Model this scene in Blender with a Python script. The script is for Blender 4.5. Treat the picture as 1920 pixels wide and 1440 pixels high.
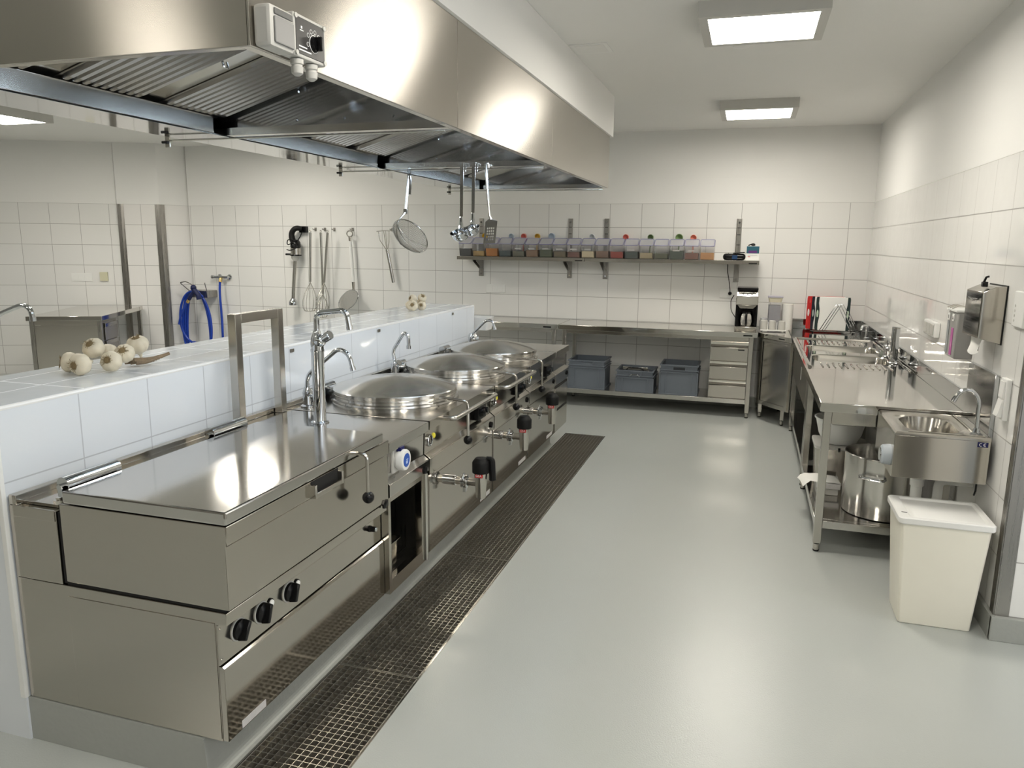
import bpy, bmesh, math, random
from mathutils import Vector, Matrix
from math import sin, cos, pi, radians as rad

random.seed(7)
SC = bpy.context.scene
COL = SC.collection
for _o in list(bpy.data.objects):
    bpy.data.objects.remove(_o)

# ------------------------------------------------------------------ camera
F_PX, YAW, PIT, ROL, CAMH = 1417.27, -.300247, -.184687, .01055, 1.68
cy_, sy_, cp_, sp_, cr_, sr_ = cos(YAW), sin(YAW), cos(PIT), sin(PIT), cos(ROL), sin(ROL)
fw = Vector((sy_ * cp_, cy_ * cp_, sp_)); rt = Vector((cy_, -sy_, 0)); up = rt.cross(fw)
rt2 = rt * cr_ + up * sr_; up2 = up * cr_ - rt * sr_
cd = bpy.data.cameras.new('camera'); cam = bpy.data.objects.new('camera', cd); COL.objects.link(cam)
cam.matrix_world = Matrix(((rt2.x, up2.x, -fw.x, 0), (rt2.y, up2.y, -fw.y, 0), (rt2.z, up2.z, -fw.z, CAMH), (0, 0, 0, 1)))
cd.sensor_width = 36; cd.lens = F_PX / 1920 * 36; cd.clip_start = .02
SC.camera = cam

# ------------------------------------------------------------------ world, daylight, exposure
SKY_STRENGTH = .35
DAY_DOOR, DAY_WIN = 4, 10
HOOD_LAMP = 28.0
LAMP = 20.0
SC.view_settings.view_transform = 'Standard'; SC.view_settings.look = 'None'
SC.view_settings.gamma = 1; SC.view_settings.use_curve_mapping = False
SC.view_settings.exposure = 0.95
W = bpy.data.worlds.new('world'); SC.world = W; W.use_nodes = True
W.node_tree.nodes['Background'].inputs[0].default_value = (.9, .95, 1, 1)
W.node_tree.nodes['Background'].inputs[1].default_value = SKY_STRENGTH

def area(name, loc, rot, sx, sy, power, col):
    l = bpy.data.lights.new(name, 'AREA'); l.shape = 'RECTANGLE'; l.size = sx; l.size_y = sy; l.energy = power; l.color = col
    o = bpy.data.objects.new(name, l); COL.objects.link(o); o.location = loc; o.rotation_euler = rot
    return o
# daylight through the door opening and an unseen window added in the right-hand wall
area('door_daylight', (1.75, 3.07, 1.25), (0, rad(90), 0), 2.2, .9, DAY_DOOR, (1, .95, .86))
area('unseen_window_daylight', (1.62, .55, 1.7), (0, rad(90), 0), 1.3, 2.3, DAY_WIN, (.86, .93, 1))

# ------------------------------------------------------------------ mesh builder
class B:
    def __init__(s):
        s.bm = bmesh.new(); s.m = 0; s.fl = s.bm.faces.layers.int.new('flat')
    def _fin(s, vs, fs, xf=None, flat=None):
        for f in fs: f.material_index = s.m
        if flat is not None:
            for f in fs: f[s.fl] = 1
            for f in flat: f[s.fl] = 0
        if xf is not None: bmesh.ops.transform(s.bm, matrix=xf, verts=vs)
        return vs
    def faces(s, pts, polys, xf=None):
        vs = [s.bm.verts.new(p) for p in pts]
        fs = [s.bm.faces.new([vs[i] for i in p]) for p in polys]
        return s._fin(vs, fs, xf)
    def box(s, x0, x1, y0, y1, z0, z1, bev=0, xf=None, seg=2):
        x0, x1 = min(x0, x1), max(x0, x1); y0, y1 = min(y0, y1), max(y0, y1); z0, z1 = min(z0, z1), max(z0, z1)
        return s.hexa([(x0, y0, z0), (x1, y0, z0), (x1, y1, z0), (x0, y1, z0), (x0, y0, z1), (x1, y0, z1), (x1, y1, z1), (x0, y1, z1)], bev, xf, seg)
    def hexa(s, p, bev=0, xf=None, seg=2):
        vs = [s.bm.verts.new(q) for q in p]
        fs = [s.bm.faces.new([vs[i] for i in q]) for q in ((3, 2, 1, 0), (4, 5, 6, 7), (0, 1, 5, 4), (1, 2, 6, 5), (2, 3, 7, 6), (3, 0, 4, 7))]
        soft = []
        if bev > 0:
            es = list({e for f in fs for e in f.edges})
            r = bmesh.ops.bevel(s.bm, geom=es, offset=bev, segments=seg, affect='EDGES', profile=.5)
            vs = list({v for f in r['faces'] for v in f.verts} | {v for v in vs if v.is_valid})
            fs = list({f for v in vs for f in v.link_faces}); soft = r['faces']
        return s._fin(vs, fs, xf, soft)
    def prism(s, poly, vec, bev=0, xf=None):
        n = len(poly); v = Vector(vec)
        a = [s.bm.verts.new(p) for p in poly]; b = [s.bm.verts.new(Vector(p) + v) for p in poly]
        fs = [s.bm.faces.new(a[::-1]), s.bm.faces.new(b)]
        for i in range(n): fs.append(s.bm.faces.new((a[i], a[(i + 1) % n], b[(i + 1) % n], b[i])))
        bmesh.ops.recalc_face_normals(s.bm, faces=fs)
        vs = a + b; soft = []
        if bev > 0:
            es = list({e for f in fs for e in f.edges})
            r = bmesh.ops.bevel(s.bm, geom=es, offset=bev, segments=2, affect='EDGES', profile=.5)
            vs = list({q for f in r['faces'] for q in f.verts} | {q for q in vs if q.is_valid})
            fs = list({f for q in vs for f in q.link_faces}); soft = r['faces']
        return s._fin(vs, fs, xf, soft)
    def ring_loft(s, rings, cap0=True, cap1=True, closed=False, xf=None):
        vr = [[s.bm.verts.new(p) for p in r] for r in rings]; fs = []
        n = len(vr[0])
        R = list(zip(vr, vr[1:])) + ([(vr[-1], vr[0])] if closed else [])
        for a, b in R:
            for i in range(n):
                fs.append(s.bm.faces.new((a[i], a[(i + 1) % n], b[(i + 1) % n], b[i])))
        if not closed:
            if cap0: fs.append(s.bm.faces.new(vr[0][::-1]))
            if cap1: fs.append(s.bm.faces.new(vr[-1]))
        vs = [v for r in vr for v in r]
        return s._fin(vs, fs, xf)
    def tube(s, pts, r, n=10, closed=False, fil=0, seg=6, caps=True, xf=None):
        P = [Vector(p) for p in pts]
        if fil: P = fillet(P, fil, seg)
        q = [P[0]]
        for p in P[1:]:
            if (p - q[-1]).length > 1e-5: q.append(p)
        P = q; m = len(P)
        rr = r if callable(r) else (lambda t: r)
        rings = []; t0 = None; nv = None
        for i in range(m):
            if closed: t = (P[(i + 1) % m] - P[i - 1])
            else: t = P[min(i + 1, m - 1)] - P[max(i - 1, 0)]
            t.normalize()
            if nv is None:
                nv = t.orthogonal().normalized()
            else:
                nv = (nv - t * nv.dot(t))
                if nv.length < 1e-6: nv = t.orthogonal()
                nv.normalize()
            bv = t.cross(nv); ra = rr(i / max(1, m - 1))
            rings.append([P[i] + nv * (ra * cos(2 * pi * k / n)) + bv * (ra * sin(2 * pi * k / n)) for k in range(n)])
        return s.ring_loft(rings, caps, caps, closed, xf)
    def cyl(s, p, q, r, r2=None, n=24, caps=True, xf=None):
        p = Vector(p); q = Vector(q); r2 = r if r2 is None else r2
        t = (q - p).normalized(); a = t.orthogonal().normalized(); b = t.cross(a)
        rings = [[c + a * (ra * cos(2 * pi * k / n)) + b * (ra * sin(2 * pi * k / n)) for k in range(n)] for c, ra in ((p, r), (q, r2))]
        return s.ring_loft(rings, caps, caps, False, xf)
    def lathe(s, c, prof, n=48, axis=(0, 0, 1), cap0=False, cap1=False, xf=None, sx=1):
        c = Vector(c); t = Vector(axis).normalized(); a = Vector((1, 0, 0)) if abs(t.z) > .99 else t.orthogonal().normalized(); b = t.cross(a)
        rings = []
        for r, z in prof:
            r = max(r, 1e-4)
            rings.append([c + t * z + a * (r * sx * cos(2 * pi * k / n)) + b * (r * sin(2 * pi * k / n)) for k in range(n)])
        return s.ring_loft(rings, cap0, cap1, False, xf)
    def sph(s, c, r, sc=(1, 1, 1), n=16, xf=None):
        prof = [(sin(pi * i / (n // 2)), -cos(pi * i / (n // 2))) for i in range(n // 2 + 1)]
        rings = [[(c[0] + r * sc[0] * max(a, 1e-3) * cos(2 * pi * k / n), c[1] + r * sc[1] * max(a, 1e-3) * sin(2 * pi * k / n), c[2] + r * sc[2] * z) for k in range(n)] for a, z in prof]
        return s.ring_loft(rings, True, True, False, xf)
    def perf(s, o, u, v, nu, nv, hole, keep=lambda i, j: True, holes=lambda i, j: True, th=.0012):
        # a thin plate of nu x nv cells, each with a real hole
        o = Vector(o); u = Vector(u); v = Vector(v); nn = u.cross(v).normalized() * th
        fs = []; vs = []
        for i in range(nu):
            for j in range(nv):
                if not keep(i, j): continue
                c = o + u * (i + .5) + v * (j + .5)
                sq = [c + u * a + v * b for a, b in ((-.5, -.5), (0, -.5), (.5, -.5), (.5, 0), (.5, .5), (0, .5), (-.5, .5), (-.5, 0))]
                S = [s.bm.verts.new(p) for p in sq]
                vs += S
                if not holes(i, j):
                    fs.append(s.bm.faces.new(S)); continue
                hl = [c + u * (hole[0] * cos(a)) + v * (hole[1] * sin(a)) for a in [rad(225 + 45 * k) for k in range(8)]]
                Hh = [s.bm.verts.new(p) for p in hl]; vs += Hh
                Hb = [s.bm.verts.new(p - nn) for p in hl]; vs += Hb
                for k in range(8):
                    fs.append(s.bm.faces.new((S[k], S[(k + 1) % 8], Hh[(k + 1) % 8], Hh[k])))
                    fs.append(s.bm.faces.new((Hh[k], Hh[(k + 1) % 8], Hb[(k + 1) % 8], Hb[k])))
        return s._fin(vs, fs)

def fillet(P, rad_, seg):
    out = [P[0]]
    for i in range(1, len(P) - 1):
        a, b, c = P[i - 1], P[i], P[i + 1]
        u = (a - b); v = (c - b); d = min(rad_, u.length * .49, v.length * .49)
        p0 = b + u.normalized() * d; p2 = b + v.normalized() * d
        for k in range(seg + 1):
            t = k / seg
            out.append(p0 * (1 - t) ** 2 + b * (2 * t * (1 - t)) + p2 * t ** 2)
    out.append(P[-1]); return out

def rrect(x0, x1, y0, y1, z, r, n=5):
    pts = []
    for cx, cy, a0 in ((x1 - r, y0 + r, -90), (x1 - r, y1 - r, 0), (x0 + r, y1 - r, 90), (x0 + r, y0 + r, 180)):
        for k in range(n + 1):
            a = rad(a0 + 90 * k / n); pts.append((cx + r * cos(a), cy + r * sin(a), z))
    return pts
def sqproj(x0, x1, y0, y1, z, r, n=5):
    pts = []
    for cx, cy, dx, dy in ((x1, y0, 0, 0), (x1, y1, 0, 0), (x0, y1, 0, 0), (x0, y0, 0, 0)):
        for k in range(n + 1): pts.append((cx, cy, z))
    # spread the repeats along the sides so no edge collapses
    N = n + 1; out = []
    sides = [((x1, y0), (-1, 0), (0, 1)), ((x1, y1), (0, -1), (-1, 0)), ((x0, y1), (1, 0), (0, -1)), ((x0, y0), (0, 1), (1, 0))]
    for (cx, cy), din, dout in sides:
        for k in range(N):
            t = k / n
            if t < .5: d = r * (1 - 2 * t); out.append((cx + din[0] * d, cy + din[1] * d, z))
            else: d = r * (2 * t - 1); out.append((cx + dout[0] * d, cy + dout[1] * d, z))
    return out

def origin_of(o):
    while o.parent: o = o.parent
    return o.location.copy()
def build(b, name, mat, parent=None, sharp=35, rel=True):
    me = bpy.data.meshes.new(name)
    bm = b.bm
    bmesh.ops.recalc_face_normals(bm, faces=bm.faces[:])
    bm.normal_update()
    for f in bm.faces: f.smooth = f[b.fl] == 0
    lim = rad(sharp)
    for e in bm.edges:
        if len(e.link_faces) == 2 and e.calc_face_angle(0) > lim: e.smooth = False
    off = origin_of(parent) if (parent and rel) else None
    if off is not None: bmesh.ops.translate(bm, verts=bm.verts[:], vec=-off)
    bm.to_mesh(me); bm.free()
    for m in (mat if isinstance(mat, (list, tuple)) else [mat]): me.materials.append(m)
    o = bpy.data.objects.new(name, me); COL.objects.link(o)
    if parent: o.parent = parent
    return o
def root(name, label, cat, loc=(0, 0, 0), group=None):
    o = bpy.data.objects.new(name, None); COL.objects.link(o); o.location = loc; o.empty_display_size = .1
    o['label'] = label; o['category'] = cat
    if group: o['group'] = group
    return o
def single(b, name, mat, label, cat, group=None, loc=None, sharp=35):
    vs = [v.co for v in b.bm.verts]
    if loc is None:
        loc = Vector(((min(v.x for v in vs) + max(v.x for v in vs)) / 2, (min(v.y for v in vs) + max(v.y for v in vs)) / 2, min(v.z for v in vs)))
    loc = Vector(loc)
    bmesh.ops.translate(b.bm, verts=b.bm.verts[:], vec=-loc)
    o = build(b, name, mat, None, sharp); o.location = loc; o['label'] = label; o['category'] = cat
    if group: o['group'] = group
    return o
def struct(b, name, mat, sharp=35):
    o = build(b, name, mat, None, sharp); o['kind'] = 'structure'; return o
def dup(r, loc, label, group=None, mats=None, rotz=None):
    c = r.copy(); COL.objects.link(c); c.location = loc; c['label'] = label
    if group: c['group'] = group
    if rotz is not None: c.rotation_euler = (0, 0, rotz)
    for ch in list(r.children):
        d = ch.copy(); COL.objects.link(d); d.parent = c
        for g in list(ch.children):
            e = g.copy(); COL.objects.link(e); e.parent = d
    return c
def text_obj(name, s, size, mat, parent, origin, xdir, ydir, ext=.0004, align='CENTER'):
    cu = bpy.data.curves.new(name, 'FONT'); cu.body = s; cu.size = size; cu.extrude = ext; cu.align_x = align; cu.align_y = 'CENTER'
    t = bpy.data.objects.new(name, cu); COL.objects.link(t)
    me = bpy.data.meshes.new_from_object(t.evaluated_get(bpy.context.evaluated_depsgraph_get()))
    bpy.data.objects.remove(t)
    x = Vector(xdir).normalized(); y = Vector(ydir).normalized(); z = x.cross(y); o = Vector(origin) - origin_of(parent)
    me.transform(Matrix(((x.x, y.x, z.x, o.x), (x.y, y.y, z.y, o.y), (x.z, y.z, z.z, o.z), (0, 0, 0, 1))))
    me.materials.clear(); me.materials.append(mat)
    ob = bpy.data.objects.new(name, me); COL.objects.link(ob); ob.parent = parent
    return ob

# ------------------------------------------------------------------ materials
def nmat(name):
    m = bpy.data.materials.new(name); m.use_nodes = True
    nt = m.node_tree; return m, nt, nt.nodes['Principled BSDF']
def setp(p, **k):
    for a, v in k.items():
        p.inputs[a.replace('_', ' ')].default_value = v
def plain(name, col, rough=.5, metal=0, spec=.5, noise=.0, nscale=40, bump=0, coat=0, trans=0, ior=1.45, emit=None, es=0, alpha=1):
    m, nt, p = nmat(name)
    setp(p, Base_Color=(*col, 1), Roughness=rough, Metallic=metal, IOR=ior, Alpha=alpha)
    p.inputs['Specular IOR Level'].default_value = spec
    p.inputs['Coat Weight'].default_value = coat
    p.inputs['Transmission Weight'].default_value = trans
    if emit: p.inputs['Emission Color'].default_value = (*emit, 1); p.inputs['Emission Strength'].default_value = es
    N = nt.nodes; L = nt.links
    tc = N.new('ShaderNodeTexCoord'); nz = N.new('ShaderNodeTexNoise'); nz.inputs['Scale'].default_value = nscale
    L.new(tc.outputs['Object'], nz.inputs['Vector'])
    mr = N.new('ShaderNodeMapRange'); L.new(nz.outputs['Fac'], mr.inputs[0])
    mr.inputs[3].default_value = max(0, rough - .03 - noise * .2); mr.inputs[4].default_value = min(1, rough + .03 + noise * .2)
    L.new(mr.outputs[0], p.inputs['Roughness'])
    if noise:
        mx = N.new('ShaderNodeMix'); mx.data_type = 'RGBA'
        mx.inputs[6].default_value = (*[c * (1 - noise) for c in col], 1); mx.inputs[7].default_value = (*[min(1, c * (1 + noise)) for c in col], 1)
        L.new(nz.outputs['Fac'], mx.inputs[0]); L.new(mx.outputs[2], p.inputs['Base Color'])
    if bump:
        bp = N.new('ShaderNodeBump'); bp.inputs['Strength'].default_value = bump; bp.inputs['Distance'].default_value = .002
        L.new(nz.outputs['Fac'], bp.inputs['Height']); L.new(bp.outputs[0], p.inputs['Normal'])
    return m
def steel(name, col=(.56, .545, .515), rough=.25, aniso=0, tan='Z', stretch=(3, 3, 300), streak=.08, wav=0.0):
    m, nt, p = nmat(name); N = nt.nodes; L = nt.links
    setp(p, Base_Color=(*col, 1), Metallic=1, Roughness=rough)
    tc = N.new('ShaderNodeTexCoord'); mp = N.new('ShaderNodeMapping'); mp.inputs['Scale'].default_value = stretch
    L.new(tc.outputs['Object'], mp.inputs[0])
    nz = N.new('ShaderNodeTexNoise'); nz.inputs['Scale'].default_value = 1; nz.inputs['Detail'].default_value = 3
    L.new(mp.outputs[0], nz.inputs['Vector'])
    mr = N.new('ShaderNodeMapRange'); L.new(nz.outputs['Fac'], mr.inputs[0]); mr.inputs[1].default_value = .3; mr.inputs[2].default_value = .7
    mr.inputs[3].default_value = max(.01, rough - streak); mr.inputs[4].default_value = rough + streak
    L.new(mr.outputs[0], p.inputs['Roughness'])
    mx = N.new('ShaderNodeMix'); mx.data_type = 'RGBA'; L.new(nz.outputs['Fac'], mx.inputs[0])
    mx.inputs[6].default_value = (*[c * .97 for c in col], 1); mx.inputs[7].default_value = (*[min(1, c * 1.03) for c in col], 1)
    L.new(mx.outputs[2], p.inputs['Base Color'])
    if aniso:
        p.inputs['Anisotropic'].default_value = aniso; p.inputs['Anisotropic Rotation'].default_value = .25
        tg = N.new('ShaderNodeTangent'); tg.direction_type = 'RADIAL'; tg.axis = tan; L.new(tg.outputs[0], p.inputs['Tangent'])
    if wav:
        n2 = N.new('ShaderNodeTexNoise'); n2.inputs['Scale'].default_value = 7; n2.inputs['Detail'].default_value = 1
        L.new(tc.outputs['Object'], n2.inputs['Vector'])
        bp = N.new('ShaderNodeBump'); bp.inputs['Strength'].default_value = wav; bp.inputs['Distance'].default_value = .01
        L.new(n2.outputs['Fac'], bp.inputs['Height']); L.new(bp.outputs[0], p.inputs['Normal'])
    return m
def tile(name, udir, pu, pv, ou, ov, ztop, base=(.79, .785, .765), grout=(.36, .35, .335), g=.005, vdir=(0, 0, 1), rough=.06, wav=.25, plaster=(.80, .795, .775)):
    m, nt, p = nmat(name); N = nt.nodes; L = nt.links
    ge = N.new('ShaderNodeNewGeometry')
    def math_(op, a, b=None):
        n = N.new('ShaderNodeMath'); n.operation = op
        for i, v in enumerate((a, b)):
            if v is None: continue
            if isinstance(v, (int, float)): n.inputs[i].default_value = v
            else: L.new(v, n.inputs[i])
        return n.outputs[0]
    def dot(d):
        n = N.new('ShaderNodeVectorMath'); n.operation = 'DOT_PRODUCT'; L.new(ge.outputs['Position'], n.inputs[0]); n.inputs[1].default_value = d
        return n.outputs['Value']
    u = dot(udir); v = dot(vdir)
    def mask(x, o, pch):
        q = math_('DIVIDE', math_('SUBTRACT', x, o), pch)
        f = math_('FRACT', q)
        a = math_('ABSOLUTE', math_('SUBTRACT', f, .5))
        return math_('GREATER_THAN', a, .5 - g / (2 * pch)), math_('FLOOR', q)
    mu, iu = mask(u, ou, pu); mv, iv = mask(v, ov, pv)
    gm = math_('MAXIMUM', mu, mv)
    cb = N.new('ShaderNodeCombineXYZ'); L.new(iu, cb.inputs[0]); L.new(iv, cb.inputs[1])
    wn = N.new('ShaderNodeTexWhiteNoise'); L.new(cb.outputs[0], wn.inputs['Vector'])
    mx0 = N.new('ShaderNodeMix'); mx0.data_type = 'RGBA'; L.new(wn.outputs['Value'], mx0.inputs[0])
    mx0.inputs[6].default_value = (*[c * .985 for c in base], 1); mx0.inputs[7].default_value = (*[min(1, c * 1.01) for c in base], 1)
    mx = N.new('ShaderNodeMix'); mx.data_type = 'RGBA'; L.new(gm, mx.inputs[0]); L.new(mx0.outputs[2], mx.inputs[6]); mx.inputs[7].default_value = (*grout, 1)
    ro = math_('ADD', math_('MULTIPLY', gm, .5), rough)
    colr = mx.outputs[2]
    z = None
    if ztop is not None:
        z = math_('GREATER_THAN', dot((0, 0, 1)), ztop)
        m2 = N.new('ShaderNodeMix'); m2.data_type = 'RGBA'; L.new(z, m2.inputs[0]); L.new(colr, m2.inputs[6]); m2.inputs[7].default_value = (*plaster, 1)
        colr = m2.outputs[2]
        ro = math_('ADD', ro, math_('MULTIPLY', z, .75))
    L.new(colr, p.inputs['Base Color']); L.new(ro, p.inputs['Roughness'])
    nz = N.new('ShaderNodeTexNoise'); nz.inputs['Scale'].default_value = 9; nz.inputs['Detail'].default_value = 1.5
    # shift the waviness per tile so that reflections break at the joints
    ad = N.new('ShaderNodeVectorMath'); ad.operation = 'ADD'; L.new(ge.outputs['Position'], ad.inputs[0])
    sc = N.new('ShaderNodeVectorMath'); sc.operation = 'SCALE'; L.new(wn.outputs['Color'], sc.inputs[0]); sc.inputs['Scale'].default_value = .25
    L.new(sc.outputs[0], ad.inputs[1]); L.new(ad.outputs[0], nz.inputs['Vector'])
    h = math_('SUBTRACT', math_('MULTIPLY', nz.outputs['Fac'], wav), math_('MULTIPLY', gm, .12))
    bp = N.new('ShaderNodeBump'); bp.inputs['Strength'].default_value = .35; bp.inputs['Distance'].default_value = .01
    L.new(h, bp.inputs['Height'])
    L.new(bp.outputs[0], p.inputs['Normal'])
    return m

M = {}
ROW = .24864; ZT = 2.1
M['tile_back'] = tile('white_wall_tile_back', (1, 0, 0), .337, ROW, .559, ZT, ZT)
M['tile_right'] = tile('white_wall_tile_right', (0, 1, 0), .3133, ROW, 4.307, ZT, ZT)
LA = rad(25.8); LD = (cos(LA), sin(LA), 0)
M['tile_left'] = tile('white_wall_tile_left', LD, .343, ROW, -4.193, ZT, ZT)
M['tile_pillar'] = tile('white_wall_tile_pillar', (cos(rad(23)), sin(rad(23)), 0), .26, ROW, -3.616, ZT, ZT, base=(.80, .785, .765))
M['tile_counter'] = tile('white_counter_tile', (0, 1, 0), .3235, 10, 2.043, .905, None, base=(.72, .75, .785), grout=(.46, .48, .51))
def two_joint(m):
    return m
M['tile_top'] = tile('white_counter_top_tile', (0, 1, 0), .3235, .2, 2.08, -2.64, None, vdir=(1, 0, 0), base=(.73, .765, .80), grout=(.88, .90, .92), rough=.05, wav=.5)
M['plaster'] = plain('white_plaster', (.80, .795, .775), .85, noise=.01, nscale=3)
M['ceiling'] = plain('ceiling_paint', (.80, .795, .775), .9, noise=.01, nscale=3)
def floor_mat():
    m, nt, p = nmat('grey_epoxy_floor'); N = nt.nodes; L = nt.links
    setp(p, Base_Color=(.44, .455, .435, 1), Roughness=.27)
    p.inputs['Specular IOR Level'].default_value = .6
    tc = N.new('ShaderNodeTexCoord'); nz = N.new('ShaderNodeTexNoise'); nz.inputs['Scale'].default_value = 170; nz.inputs['Detail'].default_value = 2
    L.new(tc.outputs['Object'], nz.inputs['Vector'])
    bp = N.new('ShaderNodeBump'); bp.inputs['Strength'].default_value = .22; bp.inputs['Distance'].default_value = .003
    L.new(nz.outputs['Fac'], bp.inputs['Height']); L.new(bp.outputs[0], p.inputs['Normal'])
    n2 = N.new('ShaderNodeTexNoise'); n2.inputs['Scale'].default_value = 1.3; L.new(tc.outputs['Object'], n2.inputs['Vector'])
    mx = N.new('ShaderNodeMix'); mx.data_type = 'RGBA'; L.new(n2.outputs['Fac'], mx.inputs[0])
    mx.inputs[6].default_value = (.43, .45, .43, 1); mx.inputs[7].default_value = (.455, .475, .455, 1); L.new(mx.outputs[2], p.inputs['Base Color'])
    return m
M['floor'] = floor_mat()
M['plinth'] = plain('grey_epoxy_plinth', (.36, .37, .345), .4, noise=.04, nscale=60, bump=.4)
M['hood'] = steel('brushed_hood_steel', (.53, .50, .455), .25, 1.0, 'Z', (1.2, 1.2, 700), .012)
M['front'] = steel('brushed_front_steel', (.50, .47, .42), .14, .6, 'Z', (1.5, 1.5, 700), .012)
M['panel'] = steel('reflective_front_steel', (.46, .435, .39), .085, .3, 'Z', (1.5, 1.5, 700), .01)
M['smooth'] = steel('smooth_sheet_steel', (.54, .515, .47), .18, 0, 'Z', (500, 2, 2), .015)
M['bright'] = steel('bright_matt_steel', (.78, .77, .75), .34, 0, 'Z', (60, 60, 60), .03)
M['bench'] = steel('polished_bench_steel', (.60, .58, .54), .075, 0, 'Z', (2, 500, 2), .01, wav=.03)
M['top'] = steel('worktop_steel', (.56, .545, .52), .115, 0, 'X', (500, 2, 2), .015)
M['lid'] = steel('spun_lid_steel', (.62, .605, .575), .21, .95, 'Z', (2, 2, 300), .012)
M['tube'] = steel('brushed_tube_steel', (.53, .51, .47), .22, 0, 'Z', (300, 300, 3), .02)
M['filter'] = steel('filter_steel', (.50, .48, .45), .26, 0, 'Z', (60, 60, 60), .01)
M['mirror'] = steel('mirror_sheet_steel', (.50, .51, .52), .07, 0, 'Z', (3, 3, 100), .02, wav=.03)
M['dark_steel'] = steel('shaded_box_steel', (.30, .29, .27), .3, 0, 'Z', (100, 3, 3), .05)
M['chrome'] = steel('chrome', (.60, .615, .63), .05, 0, 'Z', (9, 9, 9), .02)
M['trim'] = steel('steel_corner_trim', (.38, .365, .34), .3, .5, 'X', (150, 150, 3), .05)
M['grate'] = steel('grate_steel', (.66, .63, .57), .36, 0, 'Z', (60, 60, 60), .08)
M['pit'] = plain('drain_pit_steel', (.11, .10, .09), .5, .5, noise=.1)
M['black'] = plain('black_plastic', (.004, .004, .0045), .25, spec=.35)
M['rubber'] = plain('black_rubber', (.006, .006, .006), .5, spec=.3)
M['void'] = plain('black_gap', (.006, .006, .006), .7)
M['white_pl'] = plain('white_plastic', (.80, .80, .78), .35)
M['warm_white'] = plain('warm_white_plastic', (.84, .81, .71), .38, noise=.02, nscale=9)
M['grey_pl'] = plain('light_grey_plastic', (.52, .51, .48), .4)
M['crate'] = plain('blue_grey_crate_plastic', (.145, .165, .195), .45, noise=.04, nscale=25)
M['crate_in'] = plain('dark_crate_plastic', (.03, .034, .04), .5)
M['red'] = plain('red_plastic', (.55, .02, .02), .4)
M['blue'] = plain('blue_plastic', (.02, .09, .42), .35)
M['hose'] = plain('blue_hose_rubber', (.008, .045, .36), .35)
M['navy'] = plain('navy_label', (.005, .008, .09), .4)
M['white_ink'] = plain('white_print', (.85, .85, .85), .5)
M['brass'] = plain('brass', (.72, .52, .22), .25, 1)
M['frame'] = plain('lamp_frame_lacquer', (.55, .54, .51), .5)
M['lamp'] = plain('lamp_diffuser', (.9, .9, .9), .5, emit=(1, .945, .84), es=LAMP)
M['hood_lamp'] = plain('hood_lamp_tube', (.8, .85, .9), .4, emit=(.66, .82, 1), es=HOOD_LAMP)
M['label'] = plain('printed_label', (.55, .54, .53), .45, noise=.12, nscale=120)
M['yellow'] = plain('yellow_indicator', (.75, .68, .06), .3)
M['paper'] = plain('white_paper', (.80, .79, .76), .8, noise=.02, bump=.2)
M['clear'] = plain('clear_plastic', (.90, .90, .91), .10, trans=.92, ior=1.10)
M['clear_grey'] = plain('smoky_clear_plastic', (.74, .74, .77), .15, trans=.6, ior=1.10)
M['lilac'] = plain('lilac_lid_seal', (.22, .21, .40), .35)
M['window'] = plain('window_frame_lacquer', (.7, .7, .7), .4)

# ------------------------------------------------------------------ room shell
CZ = 2.827; YB = 8.205; XR = 1.11
GX0, GX1, GY0, GY1 = -1.49, -1.13, .55, 6.46        # drain channel opening in the floor
b = B()
for x0, x1, y0, y1 in ((-11.5, GX0, -3, 8.6), (GX1, 2.6, -3, 8.6), (GX0, GX1, GY1, 8.6), (GX0, GX1, -3, GY0)):
    b.box(x0, x1, y0, y1, -.12, 0)
struct(b, 'floor', M['floor'])
b = B(); b.box(-11.5, 2.6, -3, 8.6, CZ, CZ + .12); struct(b, 'ceiling', M['ceiling'])
b = B(); b.box(-6.88, 1.4, YB, YB + .15, 0, CZ); struct(b, 'wall_back', M['tile_back'])
# right wall ends at the doorway; unseen window bay added nearer the camera
b = B(); b.box(XR, 1.30, 3.54, YB, 0, CZ)
b.box(XR, 1.30, 2.6, 3.54, 2.25, CZ); b.box(XR, 1.30, 1.85, 2.6, 0, CZ)
b.box(XR, 1.30, -3, 1.85, 2.4, CZ); b.box(XR, 1.30, -3, 1.85, 0, .85); b.box(XR, 1.30, -3, -.75, .85, 2.4)
struct(b, 'wall_right', M['tile_right'])
b = B(); b.box(.965, XR - .002, 2.3, 2.6, 0, CZ - .01, .004); struct(b, 'wall_jamb', M['trim'])
b = B(); b.box(-11.5, 1.4, -3.1, -2.95, 0, CZ); struct(b, 'wall_front', plain('darkened_unseen_wall', (.26, .25, .225), .8))  # unseen wall coloured dark to dim reflections on the pan's near end
b = B(); b.box(-11.6, -11.45, -3, 8.6, 0, CZ); struct(b, 'wall_far_left', M['plaster'])
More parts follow.
